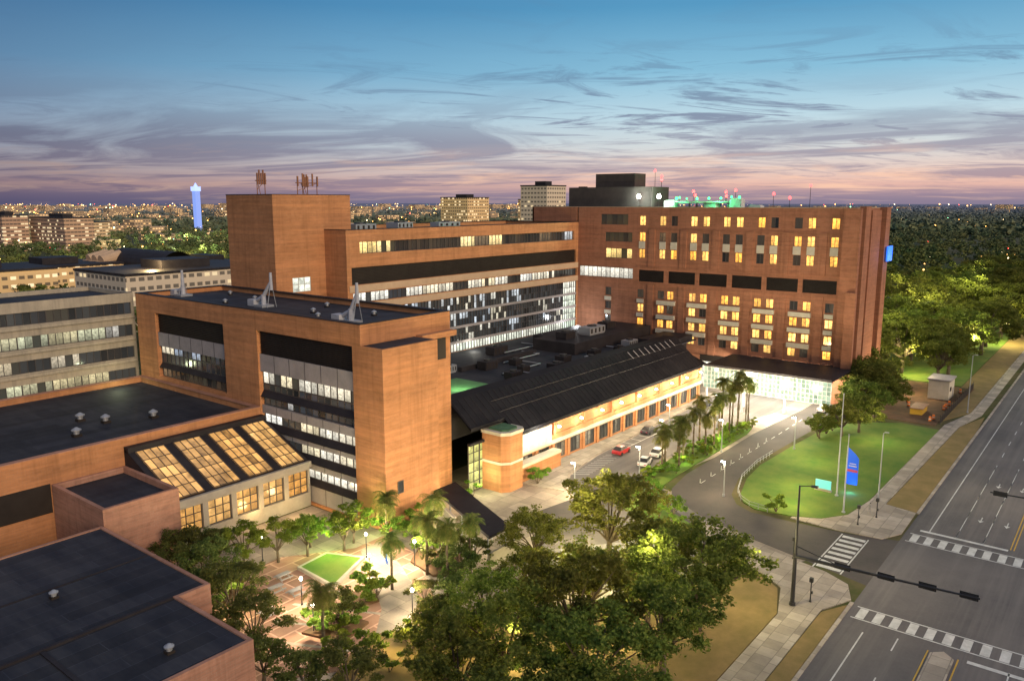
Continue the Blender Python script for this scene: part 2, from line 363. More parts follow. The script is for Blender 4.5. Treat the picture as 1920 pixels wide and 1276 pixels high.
g=G();shell(g,194,200,110.5,123,44,53.6,'',.4);g.box(194.4,199.6,110.9,122.6,53,53.3);shell(g,191,200.5,103.5,130,43.6,49.9,'',.4);g.box(191.4,200.1,103.9,129.6,49.2,49.5)
g.box(190.94,190.997,103.6,129.9,46.6,46.8);g.box(193.94,193.997,110.6,122.9,51.4,51.6)
g.obj('penthouse',[varied('penthouse_cladding',(.075,.062,.056),(.05,.043,.041),.5)],rt)
ring=[(197+7*math.cos(t),90+9*math.sin(t)) for t in [math.pi*2*i/24 for i in range(24)]]
g=G();g.prism(ring,45.6,46.1)
for k in range(6): g.tube((193+k,83+k*2.6,43.4),(193+k,83+k*2.6,45.6),.2,.2)
g.obj('helipad',[CONW],rt)
g=G();rg=[(197+(p[0]-197)*1.12,90+(p[1]-90)*1.12,45.9) for p in ring]
for i in range(24):
    a=rg[i];b=rg[(i+1)%24];c_=(*ring[i],45.8);g.tube(a,b,.09,.09,5);g.tube(a,c_,.07,.07,5)
g.obj('safety_net_frame',[WHT],rt)
for (xa,ya,za,zb) in [(191.2,97.,44,46.4),(190.9,85.5,44,45.9),(191.5,79.,44,46.8),(191.3,74,44,45.2)]:
    g=G();g.box(xa,xa+2.4,ya,ya+3,za,zb-.2);g.box(xa+.3,xa+2.1,ya+.3,ya+2.7,zb-.2,zb);g.obj('roof_plant',[WHT],rt)
en=root('entrance_canopy','projecting glazed entrance canopy with pale green framed glass','canopy',(178,63,0))
g=G();g.box(169.6,186.4,48.2,77.1,8.5,8.75);g.box(169.5,170.2,48.2,77.1,8.75,9.0);g.obj('roof',[ROOF2],en)
for k in range(8): window(en,'X',50.05+k*3.6,6.0,169.8,3.58,5.0,4,5,GSC,FRW,'glass_panel',.08)
g=G()
for k in range(7): g.box(170.4,186.1,49+k*4.5,49.2+k*4.5,7.9,8.45)
g.box(170.1,170.4,48.3,77,8.0,8.45);g.box(170.1,170.4,48.3,77,3.45,3.8);g.obj('truss',[FRW],en)
for yy in (48.8,58.2,67.6,76.6): g=G();g.tube((170.6,yy,0),(170.6,yy,8.4),.3,.26,10);g.obj('post',[MEW],en)

def beacon(x,y,z,h,m,lab,e=0,rr=.35,c=(1,0,0)):
    r=root('obstruction_light',lab,'light',(x,y,z),'lights mounted on the rooftops')
    g=G();g.tube((x,y,z),(x,y,z+h),.07,.05,6);g.obj('pole',[BLK],r)
    g=G();g.tube((x,y,z+h),(x,y,z+h+rr),rr*.7,rr,8);g.tube((x,y,z+h+rr),(x,y,z+h+rr*2),rr,rr*.4,8);g.obj('lamp',[m],r)
    if e: pl((x-.8,y,z+h+.5),e,c,.4)
for (x,y,z,h) in [(199,107,49.5,4.5),(199,105,49.5,3),(198,104.5,49.5,2.),(196,94,46.1,2.2),(195,93,46.1,1.2),(196,85,46.1,2.0),(195,82,46.1,2.4),(194,84,46.1,1.),(197,73,43.6,4.0),(200,70,43.6,3.),(203,66,43.6,6.)]:
    beacon(x,y,z,h,RED,'small red warning light on a thin rooftop pole')
for k in range(9):
    t=math.pi*(.55+k/9.); beacon(197+6.9*math.cos(t),90+8.9*math.sin(t),46.1,.3+R.random()*.5,GRL,'green helipad edge light on the tower roof',0,.2+R.random()*.2)
for (x,y) in [(190.2,107.),(190.2,101)]: beacon(x,y,44.6,2.2,WLT,'bright white floodlight on the tower roof',2600,.6,(.85,1,.85))
pl((189.2,95,47),1600,(.06,1,.3),.5);pl((188.9,84,46.6),1600,(.06,1,.3),.5);pl((190,90,46.9),1200,(.06,1,.3),.5);pl((208,46.5,33),500,(.05,.2,1),.5)

# ============================================================ banded wing
mb=root('banded_wing','orange brick hospital wing with long bands of windows','building',(145,135,0))
x0,x1=104.,187.;Yp=124.
bands=[(107.5,185,35.6,38.0),(105.2,186,29.4,32.9),(105.4,186.5,25.7,27.7),(105.4,186.5,11.2,24.1)]
g=G();punched(g,'Y',Yp,x0,x1,0,40.4,bands,.8)
g.box(x0,x0+.5,Yp+.8,150,0,40.4);g.box(x0+.5,x1,149.5,150,0,40.4);g.box(x1-.5,x1,Yp+.8,149.5,0,40.4)
g.box(x0+.5,x1-.5,Yp+.8,Yp+1.2,0,39,1)
g.box(x0+.5,x1,Yp-.12,Yp-.003,27.9,29.3,2);g.box(x0+.5,x1,Yp-.12,Yp-.003,24.2,25.6,2)
for zz in (13.4,17.0,20.6): g.box(105.4,186.5,Yp+.1,Yp+.25,zz-.3,zz+.3,3)
g.obj('wall',[BO,LOUV,TAN,PAL],mb)
g=G();g.box(x0+.5,x1-.5,Yp+.8,149.5,39.2,39.5);g.obj('roof',[ROOF],mb)
g=G();coping(g,x0,x1-.1,Yp,150,40.4);g.obj('coping',[ROOF2],mb)
for k in range(15):
    gl=GY if k in(0,1,6,8) else R.choice([GO,GD,GD,GD])
    window(mb,'Y',107.5+77.5*(k+.5)/15,36.8,Yp+.7,77.5/15,2.4,4,1,gl)
for k in range(10):
    a=105.2+80.8*k/10;b=a+80.8/10;g=G();g.box(a+.004,b-.004,Yp+.5,Yp+.7,29.4,32.9)
    for q in range(12): g.box(a+.01,b-.01,Yp+.36,Yp+.49,29.45+q*.29,29.45+q*.29+.1)
    g.obj('louvre',[LOUV],mb)
for k in range(16): window(mb,'Y',105.4+81.1*(k+.5)/16,26.7,Yp+.6,81.1/16,2.,4,1,GOB if k%4!=2 else GC)
for r_,(za,zb) in enumerate([(11.2,13.4),(13.4,17.0),(17.0,20.6),(20.6,24.1)]):
    for k in range(13):
        gl=GCL if (r_==0 or k==12) else GCB
        window(mb,'Y',105.4+81.1*(k+.5)/13,(za+zb)/2,Yp+.5,81.1/13,zb-za,6,2 if r_ else 1,gl,FRM,'curtain_wall_panel',.08,.2)

ts=root('brick_shaft','tall blank orange brick shaft with antennas on top','building',(101,137,0))
g=G();punched(g,'Y',130.6,92,111,0,47.3,[(95.8,100.2,28.3,31.2)],.6)
g.box(92,92.6,131.2,146,0,47.3);g.box(110.4,111,131.2,146,0,47.3);g.box(92.6,110.4,145.4,146,0,47.3);g.box(92.6,110.4,131.2,131.6,0,46.,0)
g.obj('wall',[BO],ts);g=G();g.box(92.6,110.4,131.6,145.4,46.3,46.6);g.obj('roof',[ROOF],ts)
g=G();coping(g,92,111,130.6,146,47.3,t=.65);g.obj('coping',[ROOF2],ts)
window(ts,'Y',98,29.75,130.85,4.4,2.9,3,2,GCL,FRW)
def antenna(x,y,z,wid,h):
    r=root('antenna_array','rusty antenna frame standing on the brick shaft roof','antenna',(x,y,z),'antenna frames on the brick shaft')
    g=G()
    for s_ in (-1,1): g.tube((x+s_*wid/2,y,z),(x+s_*wid/2,y,z+h),.1,.08,6)
    g.tube((x-wid/2-.4,y,z+h*.7),(x+wid/2+.4,y,z+h*.7),.09,.09,6);g.tube((x-wid/2,y,z+h*.35),(x+wid/2,y,z+h*.7),.06,.06,6);g.tube((x,y,z),(x,y+1.2,z+h*.7),.07,.07,6)
    g.obj('frame',[RUST],r)
    for k in range(5):
        xx=x-wid/2+wid*k/4;g=G();g.box(xx-.14,xx+.14,y-.3,y-.11,z+h*.55,z+h*(1.0+.12*(k%2)));g.obj('panel_antenna',[RUST],r)
antenna(95.5,139,46.6,1.8,5.0);antenna(102.5,133.5,46.6,4.8,4.4);antenna(105.4,138,46.6,1.2,4.4)

# ============================================================ laboratory block
nb=root('laboratory_block','orange brick block with two dark recessed window bays','building',(81,115,0))
bayA=(117.8,139.8,14.3,26.1);bayB=(85.6,108.4,0.4,26.0)
g=G();punched(g,'X',72.2,83.8,146.5,0,29.2,[bayA,bayB],1.2)
g.box(73.4,90.5,83.8,84.4,0,29.2);g.box(89.9,90.5,84.4,145.9,0,29.2);g.box(73.4,90.5,145.9,146.5,0,29.2)
g.box(73.4,74,84.4,145.9,0,28,1)
g.box(72.2,83,79.4,83.8,0,26.2,0)
g.box(83,90.5,82.4,83.8,25.6,26.4,0)
g.obj('wall',[BO,LOUV],nb)
g=G();g.box(73.4,89.9,84.4,145.9,28.0,28.3);g.box(72.7,82.5,79.9,83.7,26.2,26.25);g.obj('roof',[ROOF],nb)
g=G();coping(g,72.2,90.5,83.8,146.5,29.2,t=1.);g.obj('coping',[ROOF2],nb)
g=G();g.box(85.8,89.4,83.70,83.797,21.9,25.6);g.obj('louvre',[LOUV],nb)
def bayfill(y0,y1,kinds):
    for (za,zb,kd) in kinds:
        if kd=='L':
            g=G();g.box(72.9,73.3,y0,y1,za,zb)
            for q in range(int((zb-za)/.3)): g.box(72.74,72.89,y0,y1,za+q*.3,za+q*.3+.1)
            g.obj('louvre',[LOUV],nb)
        elif kd=='P':
            g=G();g.box(72.55,73.3,y0,y1,za,zb)
            for q in range(1,6): yy=y0+(y1-y0)*q/6;g.box(72.52,72.549,yy-.03,yy+.03,za,zb,1)
            g.obj('spandrel_panel',[PAL,ROOF2],nb)
        elif kd=='D':
            g=G();g.quad([(72.4,y0,za),(72.4,y1,za),(73.0,y1,zb),(73.0,y0,zb)][::-1]);g.box(73.0,73.3,y0,y1,za,zb);g.box(72.35,73.0,y0,y1,za-.12,za);g.obj('sunshade',[ROOF2],nb)
        else:
            n=5
            for k in range(n):
                gl={'W':GOB,'w':(GOB,GOB,GOB,GC,GOB)[k] if zb<13 else GO,'d':GC,'o':GOW if k==1 else GD,'s':GOB if k>3 else GC,'c':GC}[kd]
                window(nb,'X',y0+(y1-y0)*(k+.5)/n,(za+zb)/2,73.1,(y1-y0)/n-.004,zb-za,3,1,gl,FRM)
bayfill(117.8,139.8,[(22.5,26.1,'L'),(20.0,22.5,'P'),(18.6,20.0,'s'),(16.9,18.6,'c'),(16.1,16.9,'D'),(14.3,16.1,'o')])
bayfill(85.6,108.4,[(22.2,26.0,'L'),(19.4,22.2,'P'),(17.4,19.4,'W'),(16.3,17.4,'c'),(15.4,16.3,'D'),(13.9,15.4,'d'),(12.6,13.9,'P'),(11.0,12.6,'w'),(10.1,11.0,'D'),(9.2,10.1,'P'),(7.6,9.2,'w'),(6.7,7.6,'D'),(5.6,6.7,'P'),(4.,5.6,'w'),(3.2,4.,'D'),(.4,3.2,'P')])
window(nb,'Y',74.9,6.,79.36,1.1,1.8,1,1,GD,FRM)
def stack(x,y,z,h,dx):
    r=root('exhaust_stack','white bent exhaust duct standing on the dark roof','exhaust duct',(x,y,z),'exhaust ducts on the laboratory roof')
    g=G();g.tube((x,y,z),(x,y,z+h*.35),.45,.4,10);g.tube((x,y,z+h*.3),(x+dx*.2,y-dx,z+h*.72),.34,.3,10);g.tube((x+dx*.2,y-dx,z+h*.5),(x+dx*.2,y-dx,z+h),.32,.22,10)
    g.tube((x,y,z+h*.3),(x,y+2.6,z+.6),.34,.34,10);g.box(x-.8,x+.8,y+1.8,y+3.6,z,z+1.1);g.obj('duct',[MEW],r)
    g=G();g.box(x-1.2,x+1.2,y-1.2,y+1.2,z,z+.35);g.tube((x+dx*.2-.9,y-dx,z),(x+dx*.2-.2,y-dx,z+h*.6),.06,.06,5);g.tube((x+dx*.2+.9,y-dx,z),(x+dx*.2+.2,y-dx,z+h*.6),.06,.06,5);g.obj('base',[MET],r)
stack(79.7,117,28.3,5.9,1.8);stack(76.8,91,28.3,6.,1.2);stack(79.5,142.5,28.3,4.9,.0)
def vent(x,y,z,s=1,m=None):
    r=root('roof_vent','pale mushroom shaped vent on a dark flat roof','vent',(x,y,z),'mushroom vents on the flat roofs')
    g=G();g.box(x-.5*s,x+.5*s,y-.5*s,y+.5*s,z,z+.35*s);g.obj('kerb',[LOUV],r)
    g=G();g.tube((x,y,z+.35*s),(x,y,z+.8*s),.36*s,.36*s,10);g.tube((x,y,z+.8*s),(x,y,z+.95*s),.62*s,.62*s,12);g.tube((x,y,z+.95*s),(x,y,z+1.25*s),.6*s,.15*s,12);g.obj('cap',[MET],r)
for p in [(78,126,28.3),(84,126,28.3),(86,108,28.3),(80,104,28.3),(84,94,28.3),(77,99,28.3),(86,137,28.3)]: vent(*p,.7)

# ============================================================ low wing
l1=root('low_wing','low brick wing with a wide dark flat roof','building',(30,127,0))
g=G();shell(g,-12,72.1,108.3,146,0,13.6,'',.7);g.box(-12,40.2,108.2,108.297,6.0,9.9,1);g.obj('wall',[BO,LOUV],l1)  # flat dark strip on the wall paints in the shade of a recessed band
g=G();g.box(-11.3,71.4,109,145.3,12.4,12.6);g.obj('roof',[ROOF],l1)
g=G();coping(g,-12,72.1,108.3,146,13.6,t=.9);g.obj('coping',[BP],l1)
for p in [(48,118),(52,126),(54,122),(60,119)]: vent(p[0],p[1],12.6,1.1)
pl((66,143,15),500,(.9,1,.6),.5)
lb=root('office_block','beige banded office block with lit strip windows','building',(30,157,0))
rows=[(25.0,27.2),(20.8,23.0),(16.6,18.8),(12.4,14.6),(8.2,10.4)]
g=G();punched(g,'Y',150,-12,73.5,0,29,[(-11,73,a,b) for a,b in rows],.7)
g.box(-12,-11.4,150.7,168,0,29);g.box(73,73.5,150.7,168,0,29);g.box(-11.4,73,167.4,168,0,29);g.box(-11.4,73,150.7,151.1,0,28,1)
for a,b in rows: g.box(-11.5,73.2,149.55,150-.003,a-.75,a-.2,0)
g.obj('wall',[BE2,LOUV],lb)
g=G();g.box(-11.4,73,151.1,167.4,28,28.2);g.box(-11.9,73.4,150.1,150.6,29.002,29.1);g.obj('roof',[ROOF],lb)
for i,(a,b) in enumerate(rows):
    for k in range(14):
        window(lb,'Y',3+70*(k+.5)/14,(a+b)/2,150.5,5.0,b-a,4,1,[GO,GOC,GO,GOC,GOB][i] if k%5!=3 else GC,FRM)

# ============================================================ skylight hall
sk=root('skylight_hall','concrete hall with sloped amber lit skylights','building',(61,102,0))
ys,zs_,yb,zb_=96.3,7.,108.25,12.2
g=G()
g.box(50,72.1,ys,ys+.6,0,2.2);g.box(50,72.1,ys,ys+.6,5.8,7.0)
for k in range(6):
    xx=50+k*4.354; g.box(xx,min(xx+.8,72.1),ys+.003,ys+.597,2.2,5.8)
g.box(49.5,72.1,ys-.5,ys,6.3,7.15);g.box(50,50.6,ys+.6,yb,0,7)
g.box(50.6,71,ys+1.4,ys+1.7,0,5.8,0)
g.obj('wall',[CONW],sk)
def sl(y): return zs_+(y-ys)/(yb-ys)*(zb_-zs_)
g=G();BW=4.15;PT=5.5
for (a,b) in [(50,50.9)]+[(50.9+k*PT+BW,50.9+(k+1)*PT) for k in range(4)]:
    b=min(b,72.1);g.quad([(a,ys+.003,sl(ys)+.05),(b,ys+.003,sl(ys)+.05),(b,yb,sl(yb)+.05),(a,yb,sl(yb)+.05)])
g.quad([(50,ys,6.9),(72.1,ys,6.9),(72.1,yb,zb_-.2),(50,yb,zb_-.2)]);g.quad([(50,ys,7),(50,yb,7),(50,yb,zb_)])
g.box(50,72.1,yb-1.2,yb-.01,sl(yb-1.2),sl(yb)+.25)
g.obj('roof',[ROOF2],sk)
L=math.hypot(yb-1.3-ys-.4,sl(yb-1.3)-sl(ys+.4));ang=math.atan2(zb_-zs_,yb-ys)
g=G();wd=BW;g.quad([(0,0,0),(wd,0,0),(wd,L,0),(0,L,0)],1)
for i in range(5): xx=min(max(wd*i/4,.05),wd-.05);g.box(xx-.035,xx+.035,0,L,.003,.12)
for i in range(6): yy=min(max(L*i/5,.06),L-.06);g.box(0,wd,yy-.035,yy+.035,.006,.10)
me=g.mesh('skylight',[FRM,GSK]);uvset(me,lambda c:(c.x/wd*3.999,c.y/L*4.999))
for k in range(4):
    add('skylight',me,sk,loc=(50.9+k*PT,ys+.4,sl(ys+.4)+.12),rot=(ang,0,0))
for k in range(5):
    window(sk,'Y',50.8+1.78+k*4.354,4.0,ys+.4,3.5,3.5,3,3,GAMB,FRM)

bb=root('brick_annex','small pink brick annex with a flat dark roof','building',(45,101,0))
g=G();shell(g,40.3,49.9,94,108.1,0,9.8,'',.5);g.obj('wall',[BP],bb)
g=G();g.box(40.8,49.4,94.5,107.6,8.8,9.0);g.obj('roof',[ROOF],bb)
nr=root('flat_roof_building','low building with a broad dark blue flat roof','building',(20,75,0))
pts=[(-30,58),(36.6,58),(36.6,70.5),(40,70.5),(40,93.9),(-30,93.9)]
g=G();g.prism(pts,0,7.7)
g.box(-30,36.6,58,58.4,7.7,7.95);g.box(36.2,36.6,58.4,70.5,7.7,7.95);g.box(36.2,40,70.5,70.9,7.7,7.95);g.box(39.6,40,70.9,93.5,7.7,7.95);g.box(-30,40,93.5,93.9,7.7,7.95)
g.obj('wall',[BP],nr)
g=G();g.prism([(-29.5,58.4),(36.2,58.4),(36.2,70.9),(39.6,70.9),(39.6,93.5),(-29.5,93.5)],7.72,7.8);g.obj('roof',[ROOF],nr)
g=G();g.box(20,36.1,70.6,71.,7.8,8.05);g.box(24,24.4,58.5,70.6,7.8,7.95);g.box(-29,39.4,82,82.2,7.8,7.9);g.obj('roof_seam',[ROOF2],nr)
for p in [(29,80,7.8),(31,62,7.8)]: vent(*p,.7)

# ============================================================ entrance wing
cw=root('entrance_wing','long low brick wing with sloping dark metal roof','building',(130,100,0))
g=G()
g.box(90.6,172,84.4,84.9,8,12.3,0);g.box(171.5,187,90,90.5,0,12.3,0);g.box(171.5,172,84.9,90,0,12.3,0)
g.box(98.8,172,79.0,79.5,0,8.4,1);g.box(171.5,172,79.5,84.4,0,8.4,1)
for k in range(15):
    xx=101.5+k*4.95; g.box(xx,xx+.7,78.7,79,0,3.6,1)
g.box(99.5,172,78.55,79,3.6,4.3,2);g.box(99.5,172,78.7,79,4.3,5.2,1);g.box(99.5,172,78.4,79,7.6,8.4,2)
for k in range(8):
    xx=101.5+k*9.9; g.box(xx+.1,min(xx+.8,172),78.55,79,5.2,7.6,1)
g.obj('wall',[ROOF2,BO,BEI],cw)
for k in range(14): window(cw,'Y',103.9+k*4.95,1.9,78.97,3.4,2.8,3,1,GSH,FRM,'shopfront_window',.08,.1)
def roofz(y): return 8.7+(y-77.2)/(84.4-77.2)*5.9
g=G()
def slab(xa,xb,ya,yb2):
    g.quad([(xa,ya,roofz(ya)),(xb,ya,roofz(ya)),(xb,yb2,roofz(yb2)),(xa,yb2,roofz(yb2))])
    g.quad([(xa,ya,roofz(ya)-.35),(xa,yb2,roofz(yb2)-.35),(xb,yb2,roofz(yb2)-.35),(xb,ya,roofz(ya)-.35)])
    g.box(xa,xb,ya-.12,ya-.002,roofz(ya)-.5,roofz(ya)+.08)
slab(90.6,99.,79.8,84.4);slab(99.,169.,77.2,84.4)
zr=roofz(84.4)
g.quad([(169,77.2,roofz(77.2)),(172,77.2,8.5),(172,84.4,11.5),(169,84.4,zr)]);g.quad([(172,77.2,8.1),(172,84.4,8.1),(172,84.4,11.5),(172,77.2,8.5)])
g.quad([(169,84.4,zr),(172,84.4,11.5),(172,87.5,11.5),(169,87.5,zr)])
g.box(90.6,169,84.4,87.4,12.3,zr-.02)
for k in range(52):
    xx=91+k*1.5; ya=80. if xx<99 else 77.3
    g.quad([(xx-.04,ya,roofz(ya)+.09),(xx+.04,ya,roofz(ya)+.09),(xx+.04,84.3,roofz(84.3)+.09),(xx-.04,84.3,roofz(84.3)+.09)],1)
    g.quad([(xx-.04,ya,roofz(ya)),(xx-.04,ya,roofz(ya)+.09),(xx-.04,84.3,roofz(84.3)+.09),(xx-.04,84.3,roofz(84.3))])
for q in (.25,.5,.75):
    yy=77.2+7.2*q
    if yy>80: g.box(99,168.9,yy-.04,yy+.04,roofz(yy)+.02,roofz(yy)+.14,1)
g.obj('sloped_roof',[ROOFS,ROOF2],cw)
g=G();g.box(90.6,187,87.4,124,11.0,11.2);g.obj('flat_roof',[ROOF],cw)
g=G();g.box(100,114,91,104,11.25,11.6);g.obj('green_terrace',[GRN],cw)
g=G();g.box(150,186,100,112,11.2,13.8);g.box(158,178,112.2,118,11.2,13.0);g.box(120,146,108,109,11.2,12.2);g.box(172.1,186,88,96,11.2,12.6);g.obj('roof_monitor',[ROOF2],cw)
for k in range(9):
    g=G();xx=146+k*2.4;g.quad([(xx,82.4,roofz(82.4)+.2),(xx+.3,82.4,roofz(82.4)+.2),(xx+.3,83.9,roofz(83.9)+.2),(xx,83.9,roofz(83.9)+.2)]);g.obj('rooflight',[PAL],cw)
for k in range(3): window(cw,'Y',90.7+1.45+k*2.75,4.1,80.6,2.7,8.0,2,5,GATR,FRM,'atrium_glazing')
g=G();cp=[(94.2,76.6),(95.4,75.6),(98.6,75.6),(99.4,76.4),(99.4,80.5),(94.2,80.5)]
g.prism(cp,0,9.4,0);g.prism([(96.7+(p[0]-96.7)*1.05,78.+(p[1]-78.)*1.05) for p in cp],9.4,9.9,1);g.prism([(96.7+(p[0]-96.7)*1.03,78.+(p[1]-78.)*1.03) for p in cp],4.6,5.0,1);g.obj('turret',[BO,BEI],cw)
g=G();g.prism([(96.7+(p[0]-96.7)*.7,78.+(p[1]-78.)*.7) for p in cp],9.9,10.15);g.obj('turret_roof',[varied('verdigris',(.10,.20,.10),(.06,.12,.06),1.)],cw)
g=G();g.box(100,110,77.9,78.2,4.4,7.6);g.obj('sign_wall',[WHT],cw)
g=G();g.box(99.5,111,76.6,78.2,0,2.6);g.box(99.5,111,76.5,78.24,2.6,3.1,1);g.obj('planter_wall',[BO,BEI],cw)
g=G();g.box(90.6,94.1,79.9,80.5,7.9,8.3);g.obj('lintel',[ROOF2],cw)
LG=emis('lamp_glow',(.95,1,.82),12)
for k in range(9):
    xx=112.2+k*7.2
    r=root('wall_lamp','white wall lamp under the eave of the entrance wing','lamp',(xx,78.3,7.2),'wall lamps along the entrance wing')
    g=G();g.box(xx-.2,xx+.2,78.05,78.4,6.9,7.1);g.obj('bracket',[MET],r)
    g=G();g.tube((xx,77.85,6.65),(xx,77.85,6.9),.34,.22,10);g.obj('lamp_shade',[LG],r)
    pl((xx,77.1,6.3),850,(1,.9,.62),.3)
pl((105,75.6,8),900,(1,.95,.8),.5)
R.seed(5)
def unit(x,y,z,sx,sy,sz):
    r=root('rooftop_unit','grey metal air handling unit on the flat roof','rooftop unit',(x,y,z),'air handling units on the flat roof')
    g=G();g.box(x-sx/2,x+sx/2,y-sy/2,y+sy/2,z+.3,z+sz);g.box(x-sx/2+.1,x+sx/2-.1,y-sy/2+.1,y+sy/2-.1,z,z+.3)
    for k in range(4): g.box(x-sx/2+sx*(k+.3)/4,x-sx/2+sx*(k+.7)/4,y-sy/2-.03,y-sy/2-.003,z+.5,z+sz-.3,1)
    g.obj('casing',[MET if R.random()<.5 else ROOF2,LOUV],r)
    g=G();g.tube((x,y,z+sz),(x,y,z+sz+.3),min(sx,sy)*.35,min(sx,sy)*.35,12);g.obj('fan',[BLK],r)
for (x,y,sx,sy,sz) in [(122,96,3.4,2.,1.5),(128,98,2.4,1.6,1.4),(134,94,4,2.,1.6),(141,97,3,2.4,1.7),(126,106,4,2.4,1.8),(133,104,2.4,2,1.3),(146,93,2.5,2,1.3),(118,110,3,2.2,1.6),(140,115,5,2.6,1.9),(152,96,3,2,1.5),(160,94,2.4,2,1.3),(120,118,4,2,1.5),(168,96,4,2.4,1.6)]: unit(x,y,11.2,sx,sy,sz)
for (x,y,sx,sy,sz) in [(165,105,7,3.4,1.9),(155,106,4,3.,1.7),(175,107,4,3.,1.6)]: unit(x,y,13.8,sx,sy,sz)
for (x,y,sx,sy,sz) in [(120,138,6,4,1.6),(135,141,5,4,1.6),(150,140,8,3,1.4)]: unit(x,y,39.5,sx,sy,sz)
for k in range(6):
    xa=114+k*9;ya=92.5+(k*7)%26
    r=root('roof_pipe','long pale pipe run lying on the flat roof','pipe',(xa,ya,11.2),'pipe runs on the flat roof')
    g=G();g.tube((xa,ya,11.55),(xa+13,ya,11.55),.14,.14,6);g.tube((xa+13,ya,11.55),(xa+13,ya+5,11.55),.14,.14,6);g.obj('pipe',[MET],r)
    g=G()
    for q in range(5): g.box(xa+q*3,xa+q*3+.2,ya-.3,ya+.3,11.2,11.4)
    g.obj('support',[BLK],r)
wk=root('covered_walkway','dark flat canopy on slim posts over a walkway','canopy',(79,70,0))
g=G();g.prism([(81,78.5),(85.5,78.5),(77.6,61.5),(73.2,61.5)],3.6,3.95);g.obj('canopy_roof',[ROOF2],wk)
for k in range(5):
    t=k/4
    for s_ in (0,1):
        xx=81.4-7.8*t+3.6*s_;yy=78-16*t;g=G();g.tube((xx,yy,0),(xx,yy,3.6),.12,.12,8);g.obj('post',[MEW],wk)
sw=root('entry_wall','pale concrete entry wall beside the covered walkway','wall',(78,72,0))
g=G();g.prism([(80.4,78.8),(80.7,78.8),(76.4,70.2),(76.1,70.2)],0,3.2);g.prism([(72.4,61.),(77.9,61.),(77.9,60.6),(72.4,60.6)],0,2.2);g.obj('panel',[CONW],sw)
g=G();g.prism([(80.3,78.9),(80.8,78.9),(76.5,70.1),(76.0,70.1)],3.2,3.35);g.obj('cap',[BEI],sw)

# ============================================================ ground, roads
GRD=bpy.data.materials.new('ground_cover');GRD.use_nodes=True;nt=GRD.node_tree;b=nt.nodes['Principled BSDF'];b.inputs['Roughness'].default_value=1;b.inputs['Specular IOR Level'].default_value=.05
P=pos(nt);ln=nd(nt,'ShaderNodeVectorMath',operation='LENGTH');nt.links.new(P,ln.inputs[0])
c=mix(nt,ramp(nt,noise(nt,P,.08,6,.7),[(.4,0.),(.6,1.)]),(.06,.075,.025),(.11,.095,.05))
c2=mix(nt,ramp(nt,noise(nt,P,.006,8,.75),[(.4,0.),(.62,1.)]),(.04,.06,.035),(.12,.11,.065))
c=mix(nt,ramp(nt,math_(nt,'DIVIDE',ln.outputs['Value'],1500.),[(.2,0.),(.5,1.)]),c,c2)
c=mix(nt,ramp(nt,math_(nt,'DIVIDE',ln.outputs['Value'],9000.),[(.1,0.),(.8,.95)]),c,(.20,.21,.30))  # aerial haze painted in: ground colour fades to bluish grey with distance
nt.links.new(c,b.inputs['Base Color'])
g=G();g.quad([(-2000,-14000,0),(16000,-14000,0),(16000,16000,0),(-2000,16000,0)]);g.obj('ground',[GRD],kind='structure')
def sheet(name,m,pts,z,h=None):
    g=G()
    if h is None: g.quad([(p[0],p[1],z) for p in pts])
    else: g.prism(pts,.002,h)
    o=g.obj(name,[m],kind='structure')
    if h is None and o.data.polygons[0].normal.z<0: o.data.flip_normals()
    return o
sheet('road',ASP,[(-150,-14),(1500,-14),(1500,22),(-150,22)],.010)
sheet('road',ASP,[(96,-200),(113,-200),(113,-14.0),(96,-14.0)],.014)
sheet('site_paving',PAV,[(40.5,58.5),(68,50),(84,40),(92,34),(100,30),(112,45),(112,60),(187,50),(187,90),(90,90),(72.2,84),(72.2,79),(72,96),(50,96),(50,93.9),(40.5,93.9)],.006)
sheet('parking_area',ASP,[(74,46),(90,38),(100,44),(100,58),(84,62),(76,56)],.022)
sheet('driveway',ASPD,[(97.5,22),(114,22),(112.2,28),(111.4,36),(111.3,42),(113,45),(116.5,47.3),(124,49.3),(133,50.2),(148,49.6),(165,48.8),(187,47),(187,56),(176,56),(151,57.5),(135,57.3),(121,57.3),(113,56),(110,54.5),(105.5,48),(102,38),(99,27)],.014)
sheet('pickup_lane',ASP,[(104,45.5),(110,54.8),(112,57),(112,61),(116,63),(127,64),(143,64),(158,62),(170,60),(186,60),(186,77.5),(168,76.6),(143,75.6),(120,74.6),(108,72.5),(101,68),(98,58)],.018)
sheet('forecourt_drive',ASPD,[(82,58),(100,44),(108,56),(111,62),(109,70),(100,66),(88,68)],.0265)
sheet('sidewalk',CON,[(101,69),(108,73),(120,75),(143,76),(168,77),(172,78.9),(99,78.9)],0,.14)
sheet('planted_island',GRASS,[(112.5,57.6),(121,58.2),(135,58.2),(150,58.3),(155,59.2),(157.5,60.8),(155,62),(143,63.2),(127,63.2),(116,62),(112.5,60)],0,.15)
sheet('planted_island',GRASS,[(96.5,45.5),(101,46.5),(106,55),(106.5,61),(103.5,63),(100,56),(96,49)],0,.15)
sheet('lawn',GRASS,[(113.3,37),(112.6,42),(114.3,44.4),(117.5,46.2),(125,48.2),(133,49),(148,48.4),(160,47.6),(172,44),(178,36),(177,28.6),(127,29.3),(119,30.3),(115,33)],0,.13)
sheet('sidewalk',CON,[(113,24),(116.5,22.3),(126,22.4),(127,26.9),(182,25.8),(195,23.6),(420,23.6),(420,25.6),(196,25.8),(182,28.5),(127,29.2),(119,30.2),(115,32.8),(113.2,36.5),(112.6,36.5),(112.3,30)],0,.145)
sheet('grass_verge',DRY,[(126.1,22.4),(181,22.4),(194,22.9),(182,25.7),(127.1,26.8)],0,.12)
